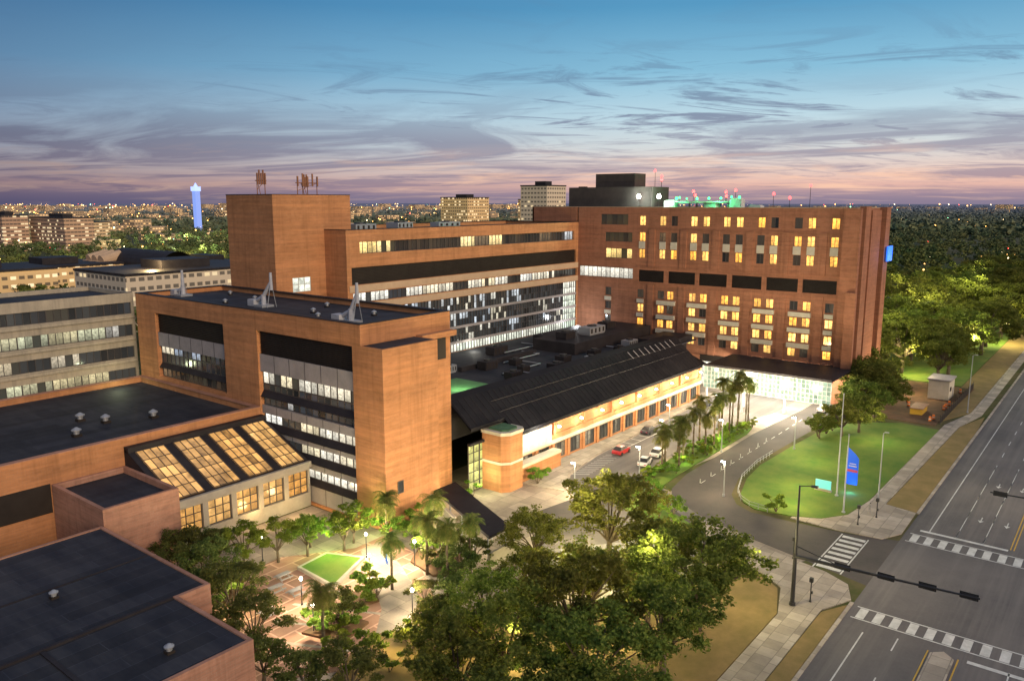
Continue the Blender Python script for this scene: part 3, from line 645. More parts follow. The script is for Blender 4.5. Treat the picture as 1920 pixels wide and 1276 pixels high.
sheet('grass_verge',DRY,[(196,25.9),(500,25.7),(500,32),(196,32),(184,30)],0,.10)
sheet('lawn',GRASS,[(224,32.2),(500,32.2),(500,60),(224,60)],0,.09)
sheet('sidewalk',CON,[(-20,24.4),(88,24.4),(92.5,22.4),(96.2,23.8),(98,27),(100.3,36),(102.3,43),(99.5,44),(96,38),(90.5,30),(84,28),(-20,28)],0,.14)
sheet('grass_verge',DRY,[(-20,28.1),(84,28.1),(90,30.2),(95.7,38.3),(90,38),(84,41),(70,46),(58,57),(40,57.5),(-20,57.5)],0,.12)
sheet('grass_verge',DRY,[(-20,22.4),(91,22.4),(87.5,24.3),(-20,24.3)],0,.11)
sheet('kerb',CON,[(126,21.95),(1000,21.95),(1000,22.35),(126,22.35)],0,.15)
sheet('kerb',CON,[(-20,21.95),(92,21.95),(92,22.35),(-20,22.35)],0,.15)
sheet('median',CON,[(40,10.6),(86,10.6),(87,11.7),(86,12.8),(40,12.8)],0,.15)
sheet('construction_yard',MULCH,[(180,30),(222,29),(222,46),(180,48)],0,.16)
sheet('parking_area',ASP,[(212,62),(420,62),(420,130),(212,130)],.008)
sheet('plaza',BPV,[(45,84),(58,84.5),(66,79),(71.8,79),(70,72),(62,60),(58,57.6),(47,57.6),(41,62),(37,66),(41,73)],0,.05)
sheet('path',PAV,[(66,78),(69.5,78),(66,70),(62,63),(56,58),(50,58),(57,64),(61,70)],0,.062)
for k in range(5):
    sheet('path',CON,[(44+k*3.6,70+k*1.5),(44.5+k*3.6,70+k*1.5),(49.5+k*3.6,60+k*1.5),(49+k*3.6,60+k*1.5)],0,.058)
for bed in ([(45.5,80),(50,82.5),(51,78.5),(47,76.5)],[(48,66.8),(53.5,66.8),(54,62.8),(49.5,61.8)],[(57,69.5),(60,69),(58,65.5),(55.5,66.5)],[(67.5,70),(71,72),(73,66),(69,62),(66.5,65)]):
    sheet('flower_bed',MULCH,bed,0,.3)
sheet('lawn',GRASS,[(57.5,79.5),(62,80),(64,75.5),(57,72.5)],0,.42)
g=G();pp_=[(57.5,79.5),(62,80),(64,75.5),(57,72.5)]
for i in range(4):
    a=Vector(pp_[i]);b2=Vector(pp_[(i+1)%4]);d=(b2-a).normalized();nrm=Vector((d.y,-d.x))*-.35
    g.prism([tuple(a-d*.3),tuple(b2+d*.3),tuple(b2+d*.3+nrm),tuple(a-d*.3+nrm)],.05,.47+.004*i)
r=root('planter_kerb','low pale concrete kerb around a raised lawn','planter',(60,76.5,0));g.obj('kerb',[CONW],r)
sheet('flower_bed',DRY,[(43,57),(52,61),(57.5,57),(52,51),(43,51)],0,.2)
g=G();zz=.030
def rect(xa,xb,ya,yb,m=0): g.quad([(xa,ya,zz),(xb,ya,zz),(xb,yb,zz),(xa,yb,zz)],m)
for xa,xb in ((114.6,117.8),(88.6,91.6)):
    for k in range(18): rect(xa+.25,xb-.25,20.6-k*1.75-.5,20.6-k*1.75+.4)
    rect(xa-.05,xa+.15,-11,21.4);rect(xb-.15,xb+.05,-11,21.4)
for k in range(8): rect(99.2+k*1.6,99.2+k*1.6+.8,25.6,28.6)
for y_ in (25.3,28.75): rect(98.6,111.6,y_,y_+.18)
rect(119.3,119.9,9.8,20.5);rect(86.3,86.9,-11,9.5)
for xa,xb in ((120,900),(-60,86)):
    rect(xa,xb,19.3,19.45)
    k=xa
    while k<min(xb,600):
        for y_ in (16.0,12.7,5.8,2.4): 
            if not(xb<100 and y_==12.7): rect(k,k+3.,y_,y_+.14)
        k+=9
rect(120,900,9.1,9.25,1);rect(120,900,9.5,9.65,1);rect(30,86.5,13.0,13.15,1);rect(30,86.5,10.2,10.35,1)
rect(120.1,158,12.73,12.83);rect(120.1,158,16.03,16.13)
def arrow(x,y): g.quad([(x+.9,y-.4,zz),(x+.9,y+.4,zz),(x,y,zz)][::-1]);g.quad([(x+.95,y-.07,zz),(x+2.4,y-.07,zz),(x+2.4,y+.07,zz),(x+.95,y+.07,zz)])
for y_ in (14.3,11,): arrow(128,y_);arrow(146,y_)
for k in range(12):
    xx=108.5+k*1.15;g.quad([(xx,72.6+k*.1,zz),(xx+.18,72.6+k*.1,zz),(xx+2.0,70.2+k*.1,zz),(xx+1.82,70.2+k*.1,zz)])
for k in range(10):
    xx=127+k*3.;g.quad([(xx,75.1,zz),(xx+.14,75.1,zz),(xx+.14,72.9,zz),(xx,72.9,zz)])
rect(127,157,72.8,72.93)
for k in range(13): g.quad([(118+k*4.,53.3,zz),(120+k*4.,53.3,zz),(120+k*4.,53.42,zz),(118+k*4.,53.42,zz)])
for k in range(7): rect(163+k*1.,163.5+k*1.,57,60)
for k in range(7): rect(77+k*2.6,77.12+k*2.6,50-k*.5,54.5-k*.5)
g.obj('road_marking',[WHT,YEL],kind='structure')

# ============================================================ vegetation
def quadmesh(name,V,mats):
    n=len(V)//4;me=bpy.data.meshes.new(name);me.vertices.add(n*4);me.vertices.foreach_set('co',V.astype(np.float32).ravel())
    me.loops.add(n*4);me.loops.foreach_set('vertex_index',np.arange(n*4,dtype=np.int32))
    me.polygons.add(n);me.polygons.foreach_set('loop_start',np.arange(0,n*4,4,dtype=np.int32));me.polygons.foreach_set('loop_total',np.full(n,4,dtype=np.int32))
    me.update(calc_edges=True)
    for m in mats: me.materials.append(m)
    return me
def leafquads(rng,C,rad,n,size):
    k=len(C);c=np.repeat(C,n,0);r=np.repeat(rad,n)[:,None]
    d=rng.normal(size=(k*n,3));d/=np.linalg.norm(d,axis=1,keepdims=True);rr=rng.random((k*n,1))**.6
    p=c+d*rr*r*np.array([1,1,.6])
    a=rng.normal(size=(k*n,3));a[:,2]*=.5;a/=np.linalg.norm(a,axis=1,keepdims=True)
    b=np.cross(a,d+rng.normal(size=(k*n,3))*.6);b/=np.linalg.norm(b,axis=1,keepdims=True)+1e-6
    s=(size*(.6+.8*rng.random((k*n,1))))
    a=a*s;b=b*s*.6
    return np.stack([p-a,p-b,p+a,p+b],1).reshape(-1,3)
def make_broadleaf(seed,Rr=6.5,H=10,leaf=LEAF,lobes=17,per=8,n=78,size=.19,name='oak_tree',label='large leafy oak tree',trunk_h=3.,cr=.155):
    rng=np.random.default_rng(seed)
    r=root(name,label,'tree',(0,0,0),'broadleaf trees around the hospital')
    rad=[];g=G();g.tube((0,0,-.1),(0.1,0,trunk_h),.05+Rr*.055,.03+Rr*.04,9);cl=[]
    for i in range(lobes):
        t=2*math.pi*i*.382+rng.random()*.6;e=(i+.5)/lobes
        q=Rr*.80*(math.sqrt(1-e*e*.9))*(.6+.6*rng.random());z=trunk_h+.6+e*(H-trunk_h-1.8)+rng.random()*1.4
        c=np.array([math.cos(t)*q,math.sin(t)*q,z]);lr=Rr*(.20+.14*rng.random())
        mid=(c[0]*.45,c[1]*.45,trunk_h+(z-trunk_h)*.55)
        g.tube((.1,0,trunk_h-.3),mid,Rr*.03,Rr*.016,6);g.tube(mid,tuple(c),Rr*.016,.03,5)
        for j in range(per):
            d=rng.normal(size=3);d/=np.linalg.norm(d);d[2]=d[2]*.6+.1
            cc=c+d*lr*(.5+.6*rng.random());cl.append(cc);rad.append(Rr*cr*(.6+.8*rng.random()))
    V=leafquads(rng,np.array(cl),np.array(rad),n,size)
    g.obj('trunk',[BARK],r,local=True,smooth=True)
    add('crown',quadmesh('crown',V,[leaf]),r,local=True)
    return r
def make_palm(seed,h):
    rng=np.random.default_rng(seed)
    r=root('palm_tree','tall slim palm tree with a ragged green frond crown','tree',(0,0,0),'palm trees in the planting')
    g=G();px_=0
    for k in range(6):
        z0=h*k/6;z1=h*(k+1)/6;nx=px_+.08*rng.normal();g.tube((px_,0,z0),(nx,0,z1),.20-.015*k,.19-.015*k,8);px_=nx
    g.tube((px_,0,h-.8),(px_,0,h+.1),.16,.30,8);g.obj('trunk',[BARK],r,local=True,smooth=True)
    Vs=[]
    for i in range(34):
        t=i*2.399+rng.random()*.4;el=-.75+2.1*rng.random();ln=2.0+.6*rng.random()
        pt=np.array([px_,0,h]);seg=7;dirz=el
        for s_ in range(seg):
            d=np.array([math.cos(t)*math.cos(dirz),math.sin(t)*math.cos(dirz),math.sin(dirz)]);q=pt+d*ln/seg
            side_=np.array([-math.sin(t),math.cos(t),0])
            lw_=.6*math.sin(math.pi*(s_+1.2)/(seg+1.2))+.1
            for sg in (-1,1):
                for jj in (0.,.5):
                    b0=pt+(q-pt)*jj;tip=b0+side_*sg*lw_+d*.3+np.array([0,0,-.3*lw_])
                    Vs+= [b0,b0+d*.08,tip,b0-d*.06]
            Vs+=[pt+side_*.04,q+side_*.03,q-side_*.03,pt-side_*.04]
            pt=q;dirz-=.28
    add('crown',quadmesh('palm_crown',np.array(Vs),[PALM]),r,local=True); return r
oaks=[make_broadleaf(s) for s in (1,2,3,4)]
small=[make_broadleaf(s,3.3,6.3,LEAFG,12,7,66,.13,'small_tree','small bright green tree in the courtyard',2.,.17) for s in (5,6)]
smalld=[make_broadleaf(s,3.4,6.0,LEAFD,12,7,66,.13,'small_tree','small dark olive tree beside the courtyard',1.8,.17) for s in (15,16)]
shr=[make_broadleaf(s,1.2,1.5,LEAFG,5,4,60,.11,'shrub','rounded green shrub in a planting bed',.3,.24) for s in (8,9)]
for s_ in shr: s_['group']='shrubs in the planting beds';s_['category']='shrub'
used=set()
def place(lst,x,y,sc=1,label=None):
    R1=R.random()*6.28;src=lst[R.randrange(len(lst))]
    if src.name not in used:
        used.add(src.name);src.location=(x,y,0);src.rotation_euler=(0,0,R1);src.scale=(sc,sc,sc)
        if label:src['label']=label
        return src
    return copy_tree(src,(x,y,0),R1,sc,label)
R.seed(21)
for x,y,s in [(76.5,56.5,.72),(83.3,49.8,1.12),(75.2,33.6,1.12),(62,41,1.1),(65,32.5,.98),(54,43.5,.95),(54.8,34.5,1.),(47.5,43.5,.85),(60,51.,.72),(45,35,.95),(70,44.,.85),(81,40.5,.78),(53,51,.62),(49,30,.9),(69,51.5,.62),(73,38.5,.8)]: place(oaks,x,y,s,'large green oak tree by the hospital entrance')
for x,y,s in [(46.5,82,1.15),(43.9,73,1.3),(42.5,67.,1.1),(49,88,1.),(48,91,.9),(40,62,.9),(43,78,1.),(52,89,.8),(51.5,64.5,.8),(69,65.5,.9),(62,57.5,.8),(66,60,1.),(56.5,54.5,.8),(41,57,.9),(43,53,1.),(45,87,.9),(72,63,.7),(87,37.5,.8),(60,60,.6)]: place(smalld,x,y,s)
for x,y,s in [(53,85,.95),(57,83.5,.9),(60.5,82.,.9),(64.5,79.5,.85),(67,80.5,.85),(69.5,76.5,.75),(71,73,.6),(62.5,84,.7),(99,49,.75),(103.5,55,.7),(104,60.5,.6)]: place(small,x,y,s,'small bright green tree in a planting bed')
for x,y,s in [(160,43,.7),(165,41,.75),(172,43,.9),(177,41,.95),(182,43,1.05),(187,45,1.1),(192,47,1.1),(156,46,.5)]: place(oaks,x,y,s,'dark oak tree beside the brick tower')
for x,y,s in [(214,52,1.4),(224,58,1.5),(232,48,1.5),(226,38,1.2),(234,37,1.3),(242,56,1.6),(246,42,1.4),(252,50,1.5),(220,68,1.4),(262,60,1.7),(240,66,1.6),(258,38,1.5),(268,48,1.6)]: place(oaks,x,y,s,'tall oak tree along the avenue')
for k in range(36):
    x=270+k*7+R.random()*5;y=35+R.random()*10+(k%3)*12
    place(oaks,x,y,1.3+R.random()*.6,'tall oak tree along the avenue')
for k in range(16): place(oaks,232+R.random()*240,80+R.random()*105,1.1+R.random()*.5,'oak tree in the lit grounds behind the tower')
for k in range(56):
    a=R.random();x=114+42*a;y=58.6+R.random()*3.9;place(shr,x,y,.6+R.random()*.55)
for x,y in [(113.6,39),(160,46),(163,45.5),(157,46.5),(90,79),(101,74.5),(103,75),(59,67),(58,67.5),(51,64.5),(50,63),(52,66),(49.5,66),(73,77),(76,77.5),(79,77),(46,57),(49,54),(53,55),(56,57),(101,52),(104,58),(102,55),(98,47.5),(105,62),(53,64),(47,60),(50,57.5),(47,79),(49,80.5),(48.5,78),(70,70),(69,66),(71,67),(68,64),(57,66.5),(70.5,71)]: place(shr,x,y,1.+R.random()*.8)
palms=[make_palm(31,6.4),make_palm(32,8.8),make_palm(33,11.)]
def palm(x,y,h):
    i=0 if h<7.6 else (1 if h<10 else 2);src=palms[i];s=h/[6.4,8.8,11.][i]
    if src.name not in used:
        used.add(src.name);src.location=(x,y,0);src.scale=(s,s,s)
    else: copy_tree(src,(x,y,0),R.random()*6.28,s)
for x,y,h in [(119,61,6.3),(122,62,6.9),(126,60.5,7.5),(131,61,8.2),(136,62,9.2),(141,60.5,9.),(146,62.,11),(149,60,10),(153,61.5,11.2),(156,60.5,9.),(128,62.5,6.6),(123.5,60,6.),(143,61,8),(151,62,9.5),(133,59.5,7.2),(147.5,61,8.5),(138,60,8),(154.5,60.5,10),(68.5,75.5,6.),(64,60,8.6),(68.,60.,8.),(47.5,62.4,6.6),(71,78,6),(72,70,7),(61,66.5,6.2),(66.5,66,7)]: palm(x,y,h)

rng=np.random.default_rng(3)
def far_ok(x,y):
    return not((x<230 and 0<y<190) or (-20<y<30) or (150<x<300 and 340<y<470) or (212<x<420 and 30<y<135 and rng.random()<.9) or (280<x<380 and 740<y<860))
C=[];rad=[];C2=[];rad2=[]
while len(C)<2300*4:
    D=230+900*rng.random()**1.1;Rr=(rng.random()*1.6-.8)*D;x=.785*D+.62*Rr;y=.62*D-.785*Rr
    if not far_ok(x,y):continue
    if math.sin(x*.013+1)*math.cos(y*.011)>.45 :continue
    h=8+7*rng.random()
    for j in range(4): C.append((x+rng.normal()*2.5,y+rng.normal()*2.5,h*(.45+.5*rng.random())));rad.append(2.6+1.6*rng.random())
V1=leafquads(rng,np.array(C),np.array(rad),34,.95)
while len(C2)<17000:
    D=1050+6500*rng.random()**1.6;Rr=(rng.random()*1.6-.8)*D;x=.785*D+.62*Rr;y=.62*D-.785*Rr
    if (Rr<.25*D and math.sin(x*.004)*math.cos(y*.0037+2)>.5) or -20<y<30:continue
    C2.append((x,y,5+6*rng.random()));rad2.append(6+5*rng.random())
V2=leafquads(rng,np.array(C2),np.array(rad2),9,4.)
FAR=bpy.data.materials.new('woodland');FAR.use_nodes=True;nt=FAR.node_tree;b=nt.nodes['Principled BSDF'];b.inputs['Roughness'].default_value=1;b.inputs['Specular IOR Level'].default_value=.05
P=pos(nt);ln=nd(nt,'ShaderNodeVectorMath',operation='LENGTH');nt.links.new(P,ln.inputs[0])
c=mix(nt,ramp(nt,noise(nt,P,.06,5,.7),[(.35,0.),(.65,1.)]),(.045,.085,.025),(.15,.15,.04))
c=mix(nt,ramp(nt,math_(nt,'DIVIDE',ln.outputs['Value'],7000.),[(.06,0.),(.8,.97)]),c,(.22,.25,.33))  # distance haze put into the leaf colour as a bluish tint
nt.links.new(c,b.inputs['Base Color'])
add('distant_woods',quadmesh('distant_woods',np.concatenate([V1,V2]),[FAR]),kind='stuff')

def cityfac(name,base,prob,stre,ca=(1,.75,.4),cb=(1,.9,.7),wx=3.2,wz=3.4,strip=.33,glow=0):
    m,nt,b=mat(name,base,.8,.2);P=pos(nt);sp=nd(nt,'ShaderNodeSeparateXYZ');nt.links.new(P,sp.inputs[0])
    u=math_(nt,'DIVIDE',math_(nt,'ADD',sp.outputs[0],sp.outputs[1]),wx);v=math_(nt,'DIVIDE',sp.outputs[2],wz)
    iu=math_(nt,'FLOOR',u);iv=math_(nt,'FLOOR',v);fu=math_(nt,'FRACT',u);fv=math_(nt,'FRACT',v)
    wm=math_(nt,'MULTIPLY',math_(nt,'LESS_THAN',math_(nt,'ABSOLUTE',math_(nt,'SUBTRACT',fu,.5)),strip),math_(nt,'LESS_THAN',math_(nt,'ABSOLUTE',math_(nt,'SUBTRACT',fv,.5)),.2))
    cbn=nd(nt,'ShaderNodeCombineXYZ');nt.links.new(iu,cbn.inputs[0]);nt.links.new(iv,cbn.inputs[1]);wn=nd(nt,'ShaderNodeTexWhiteNoise');nt.links.new(cbn.outputs[0],wn.inputs['Vector'])
    nrm=nd(nt,'ShaderNodeSeparateXYZ');nt.links.new(nd(nt,'ShaderNodeNewGeometry').outputs['Normal'],nrm.inputs[0])
    wm=math_(nt,'MULTIPLY',wm,math_(nt,'LESS_THAN',nrm.outputs[2],.5))
    nt.links.new(mix(nt,math_(nt,'MULTIPLY',wm,.8),base,(.05,.05,.05)),b.inputs['Base Color'])
    nt.links.new(mix(nt,wn.outputs['Value'],ca,cb),b.inputs['Emission Color'])
    nt.links.new(math_(nt,'MULTIPLY',math_(nt,'MULTIPLY',wm,math_(nt,'LESS_THAN',wn.outputs['Value'],prob)),stre),b.inputs['Emission Strength'])
    m.cycles.emission_sampling='NONE';return m
CF1=cityfac('tower_block_facade',(.60,.50,.38),.15,.8);CF2=cityfac('brick_campus_facade',(.44,.28,.19),.3,.9,strip=.45);CF3=cityfac('distant_facade',(.42,.30,.19),.35,1.2,(1,.55,.2),(1,.75,.4),wx=4,wz=4)
CF4=cityfac('cream_facade',(.72,.50,.25),.3,1.1)
def dist_building(x,y,wx,wy,h,m,name,label):
    r=root(name,label,'building',(x,y,0));g=G();g.box(x-wx/2,x+wx/2,y-wy/2,y+wy/2,0,h);g.obj('wall',[m],r)
    g=G();g.box(x-wx/2-.3,x+wx/2+.3,y-wy/2-.3,y+wy/2+.3,h,h+.9);g.box(x-wx/6,x+wx/6,y-wy/5,y+wy/5,h+.9,h+4);g.obj('roof',[ROOF2],r);return r
dist_building(526,383,26,26,58,CF1,'apartment_tower','pale nine storey apartment tower beyond the wing')
dist_building(552,362,10,16,54,CF1,'apartment_tower','narrow pale apartment tower beside a wider one')
dist_building(674,599,36,40,50,CF4,'office_building','cream coloured mid rise building with lit windows')
dist_building(760,560,40,30,48,CF4,'office_building','pale mid rise building on the skyline')
dist_building(330,800,26,74,31,CF2,'campus_building','brick campus building with pale window bands')
dist_building(300,845,22,40,33,CF2,'campus_building','brick campus building with white stair towers')
dist_building(395,905,30,60,24,CF2,'campus_building','low brick campus building among trees')
dist_building(170,425,50,40,15,CF4,'campus_building','low beige campus building with lit ground floor')
dist_building(120,380,50,40,18,CF4,'campus_building','tan campus building with a stepped roof')
dist_building(235,395,26,50,14,CF4,'campus_building','low beige building near dark vaulted hall')
dist_building(165,300,60,40,20,CF1,'campus_building','beige building with service roof behind the offices')
bt=root('lit_tower','slender tower floodlit blue and white','tower',(597,1019,0))
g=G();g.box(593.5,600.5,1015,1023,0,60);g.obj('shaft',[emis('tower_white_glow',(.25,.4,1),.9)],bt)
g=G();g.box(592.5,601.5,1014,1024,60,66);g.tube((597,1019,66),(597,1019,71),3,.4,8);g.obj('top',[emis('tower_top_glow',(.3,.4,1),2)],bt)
vh=root('vaulted_hall','dark vaulted hall with round beige end pipes','building',(215,405,0))
g=G()
for k in range(12):
    a0=math.pi*k/12;a1=math.pi*(k+1)/12
    g.quad([(205-9*math.cos(a0),370,14+8*math.sin(a0)),(205-9*math.cos(a1),370,14+8*math.sin(a1)),(205-9*math.cos(a1),425,14+8*math.sin(a1)),(205-9*math.cos(a0),425,14+8*math.sin(a0))])
g.box(196,214,370,425,0,14);g.obj('vault_roof',[ROOF2],vh)
for k in range(3): 
    g=G();g.tube((190,432-k*7,0),(190,432-k*7,16),3.,3.,14);g.tube((190,432-k*7,16),(200,432-k*7,18.5),3.,3.,14);g.obj('duct',[TAN],vh)
g=G()
for k in range(560):
    D=750+5200*R.random()**1.2;Rr=(R.random()*1.5-.75)*D
    if Rr>.22*D and R.random()<.85: continue
    x=.785*D+.62*Rr;y=.62*D-.785*Rr
    if -30<y<45: continue
    s=.7+D/3600;wx=(14+R.random()*30)*s;wy=(14+R.random()*30)*s;h=(6+R.random()**3*20)+D*.0018
    g.box(x-wx/2,x+wx/2,y-wy/2,y+wy/2,0,h)
g.obj('distant_city',[CF3],kind='stuff')
lm=[emis('city_lamp_warm',(1,.46,.11),10),emis('city_lamp_white',(1,.74,.38),10),emis('city_lamp_green',(.3,1,.5),8),emis('city_lamp_red',(1,.08,.05),12)]
g=G()
for k in range(1700):
    D=300+5600*R.random()**1.3;Rr=(R.random()*1.5-.75)*D;x=.785*D+.62*Rr;y=.62*D-.785*Rr
    if Rr>.3*D and (R.random()<.8) and D>600: continue
    if D<420 and Rr<0: continue
    if x<420 and 0<y<130: continue
    s=(.14+D*.00030)*(.35+R.random()**3*2.2);z=7+R.random()*5+(D*.0035);m=R.choices([0,1,2,3],[14,5,.9,.8])[0]
    n=len(g.v);g.v+=[(x-s,y,z),(x+s,y,z),(x,y-s,z),(x,y+s,z),(x,y,z-s),(x,y,z+s)]
    for q in [(0,2,5),(2,1,5),(1,3,5),(3,0,5),(2,0,4),(1,2,4),(3,1,4),(0,3,4)]: g.f.append(tuple(n+i for i in q));g.m.append(m)
g.obj('distant_city_lights',lm,kind='stuff')

# ============================================================ street furniture
def signal_head(x,y,z):
    r=root('traffic_signal','black horizontal traffic signal hung on the mast arm','traffic signal',(x,y,z),'traffic signals on mast arms')
    g=G();g.box(x-.14,x+.14,y-.7,y+.7,z-.22,z+.22);g.box(x-.02,x+.02,y-.85,y+.85,z-.36,z+.36);g.obj('housing',[BLK],r)
    for k in (-.45,0,.45):
        g=G();g.tube((x+.14,y+k,z),(x+.34,y+k,z),.17,.17,10);g.obj('lens',[RED if k>.1 else BLK],r)
mp=root('mast_arm_pole','dark mast arm pole with street lamp over the crossing','signal pole',(87,27.4,0))
g=G();g.tube((87,27.4,0),(87,27.4,6.6),.25,.2,12);g.tube((87,27.4,6.6),(87,27.4,14.6),.17,.1,10);g.tube((87,27.4,0),(87,27.4,.5),.4,.34,12);g.obj('pole',[BLK],mp)
g=G();g.tube((87,27.4,6.1),(87,9,6.9),.21,.10,10);g.tube((87,27.4,7.4),(87,22.5,6.35),.07,.06,6);g.obj('arm',[BLK],mp)
g=G();g.tube((87,27.4,14.5),(87,26.,14.8),.06,.05,6);g.box(86.8,87.2,25.4,26.1,14.7,14.9);g.obj('lamp_arm',[BLK],mp)
for y_ in (22.3,17.8,13.8,10.): signal_head(87.2,y_,6.1+(27.4-y_)*.043-.05)
mp2=root('mast_arm_pole','dark mast arm pole across the avenue','signal pole',(121,-12,0))
g=G();g.tube((124,-12,0),(124,-12,7),.22,.18,12);g.obj('pole',[BLK],mp2);g=G();g.tube((124,-12,6.8),(124,13,6.2),.18,.09,10);g.obj('arm',[BLK],mp2)
for y_ in (11.8,8.): signal_head(124,y_,6.2)
def lamp_post(x,y,h,lab='tall grey lamp post beside the avenue',lit=0,m=None,arm=1.4,dy=-1):
    r=root('lamp_post',lab,'lamp post',(x,y,0),'lamp posts around the hospital')
    g=G();g.tube((x,y,0),(x,y,h),.13,.07,8);g.tube((x,y,0),(x,y,.4),.24,.2,8);g.obj('pole',[MET],r)
    g=G();g.tube((x,y,h-.05),(x,y+dy*arm,h+.15),.05,.04,6);g.box(x-.18,x+.18,y+dy*arm-.35,y+dy*arm+.25,h+.08,h+.2);g.obj('lamp_head',[MET if not lit else (m or WLT)],r)
    if lit: pl((x,y+dy*arm,h-.2),lit,(1,.78,.44),.3)
lamp_post(128,28.2,11,arm=.4);lamp_post(196,26.5,13,arm=.6)
for x,y,h,e in [(150,64.6,7,4000),(112,61.5,6,4000),(166,66,6,4500),(101,67,5,3500),(136,57.6,6,2500),(115,48,5.5,2500),(146,47.5,6,2200),(129,66.2,6,3500),(140,70.5,6,3000)]: lamp_post(x,y,h,'lit lamp post beside the hospital drive',e,dy=.3)
for x,y,e in [(65,75.6,4500),(67.3,69,4000),(52,72,2800),(72.5,68.5,2500),(58,60,2500),(56,85.5,1500),(49,66,2200),(61,70.5,2600)]:
    r=root('courtyard_lamp','bright globe lamp on a short courtyard post','lamp',(x,y,0),'globe lamps in the courtyard')
    g=G();g.tube((x,y,0),(x,y,3.1),.07,.05,8);g.tube((x,y,0),(x,y,.25),.14,.12,8);g.obj('post',[BLK],r)
    g=G();g.tube((x,y,3.1),(x,y,3.3),.12,.2,10);g.tube((x,y,3.3),(x,y,3.5),.2,.1,10);g.obj('globe',[WLT],r);pl((x,y-.5,3.7),e,(1,.82,.52),.25)
for x,y,h,e,cc in [(90,77.5,2.5,900,(1,.88,.55)),(79,76,2.6,400,(1,.85,.6)),(92,78,3,500,(.9,1,.5)),(178,54,6.5,9000,(1,.9,.66)),(178,63,6.5,10000,(1,.93,.72)),(178,72,6.5,9000,(1,.93,.72)),(164,60,5.5,9000,(1,.88,.62)),(160,70,5.5,6000,(1,.88,.62)),(164,53,5.5,6000,(1,.88,.62)),(62,94.5,2.5,500,(1,.70,.3)),(68,93,2.5,600,(1,.70,.3)),(107,97,14,900,(.7,1,.6)),(180,119.5,14,2000,(.9,.95,1)),(140,122.,12.6,500,(1,.95,.8)),(120,122.,12.6,500,(1,.95,.8)),
    (85,56,3.4,4500,(1,.86,.46)),(92,50,3.8,4500,(1,.86,.46)),(77,45,3.6,4000,(1,.84,.36)),(88,42,3.6,3600,(1,.84,.36)),(68,39,3.6,3000,(1,.82,.36)),(58,46,3,2400,(1,.8,.36)),(72,38,10.5,2200,(1,.88,.36)),(97,57,4.5,4000,(1,.88,.55)),(62,80,3,1100,(.6,1,.25)),(70,79,3,900,(.6,1,.25)),(52,55,3,2000,(1,.75,.3)),(46,76,2.6,900,(1,.85,.4)),(88,54,10.5,2200,(1,.90,.4)),(78,51,11,2000,(1,.90,.4)),(66,47,9,1800,(1,.88,.4)),(48,37,4,1400,(1,.8,.36)),(83,29.5,7,1800,(1,.84,.4)),(75,80.5,2.2,400,(1,.7,.35)),(84,78.6,3,600,(1,.75,.4)),
    (126,40,5,2400,(1,.82,.38)),(117,38,4,2200,(1,.78,.32)),(160,36,6,2200,(1,.85,.4)),(140,42,6,2200,(.95,.95,.4)),(140,60,1.4,600,(.8,1,.35)),(125,60,1.4,600,(.8,1,.35)),(152,60,1.4,600,(.8,1,.35)),
    (215,60,9,20000,(1,.83,.4)),(228,44,8,16000,(1,.83,.4)),(262,90,10,36000,(1,.9,.5)),(250,34,9,16000,(.9,.85,.36)),(300,60,10,32000,(1,.85,.4)),(340,80,10,44000,(1,.8,.4)),(420,60,12,56000,(1,.8,.4)),(205,40,7,4500,(1,.85,.5)),(300,33,9,20000,(1,.85,.36)),(230,52,22,10000,(.95,.95,.4)),(270,50,22,15000,(.95,.95,.4)),(320,45,24,22000,(.95,.95,.4)),
    (260,470,14,90000,(1,.8,.4)),(300,520,14,120000,(.9,.9,.5)),(210,480,12,60000,(1,.8,.4)),(60,147.6,5,900,(1,.95,.5)),(40,148.2,6,900,(1,.95,.5)),(150,290,24,26000,(1,.72,.32)),(480,700,16,200000,(1,.8,.35)),(420,760,16,200000,(.8,1,.5)),(98,20,11,2600,(1,.82,.5)),(140,14,11,2600,(1,.82,.5))]:
    pl((x,y,h),e,cc,.6)
def flagpole(x,y,h):
    r=root('flagpole','tall white flagpole standing on the lawn','flagpole',(x,y,0),'flagpoles on the lawn')
    g=G();g.tube((x,y,0),(x,y,h),.13,.06,10);g.obj('pole',[MEW],r)
    g=G();g.tube((x,y,h),(x,y,h+.25),.1,.14,8);g.tube((x,y,0),(x,y,.3),.3,.28,10);g.obj('finial',[MET],r)
flagpole(126,33.9,16.5);flagpole(119.5,31.,12.)
bs=root('banner_sign','tall blue banner sign with slanted top on the lawn','sign',(130,32.6,0))
g=G();g.tube((130,33.8,0),(130,33.8,7.4),.08,.05,8);g.obj('post',[MEW],bs)
g=G();prof=[(0.8,1.1),(-.95,1.1),(-.95,5.5),(-.4,6.2),(.8,7.2)]
BLS=mat('blue_banner',(.01,.08,.5),.5,.3)[0];BLS.node_tree.nodes['Principled BSDF'].inputs['Emission Color'].default_value=(.01,.12,.9,1);BLS.node_tree.nodes['Principled BSDF'].inputs['Emission Strength'].default_value=.35
RDS=mat('red_banner',(.4,.06,.10),.5,.3)[0]
n=len(g.v);k=len(prof)
g.v+=[(129.94,32.9+p[0],p[1]) for p in prof]+[(130.06,32.9+p[0],p[1]) for p in prof]
g.f+=[tuple(n+i for i in range(k)),tuple(n+2*k-1-i for i in range(k))];g.m+=[0,0]
for i in range(k): j=(i+1)%k;g.f.append((n+i,n+k+i,n+k+j,n+j));g.m.append(0)
g.obj('banner',[BLS],bs)
g=G();g.box(129.9,129.93,32.0,33.65,3.2,3.6);g.obj('red_stripe',[RDS],bs)
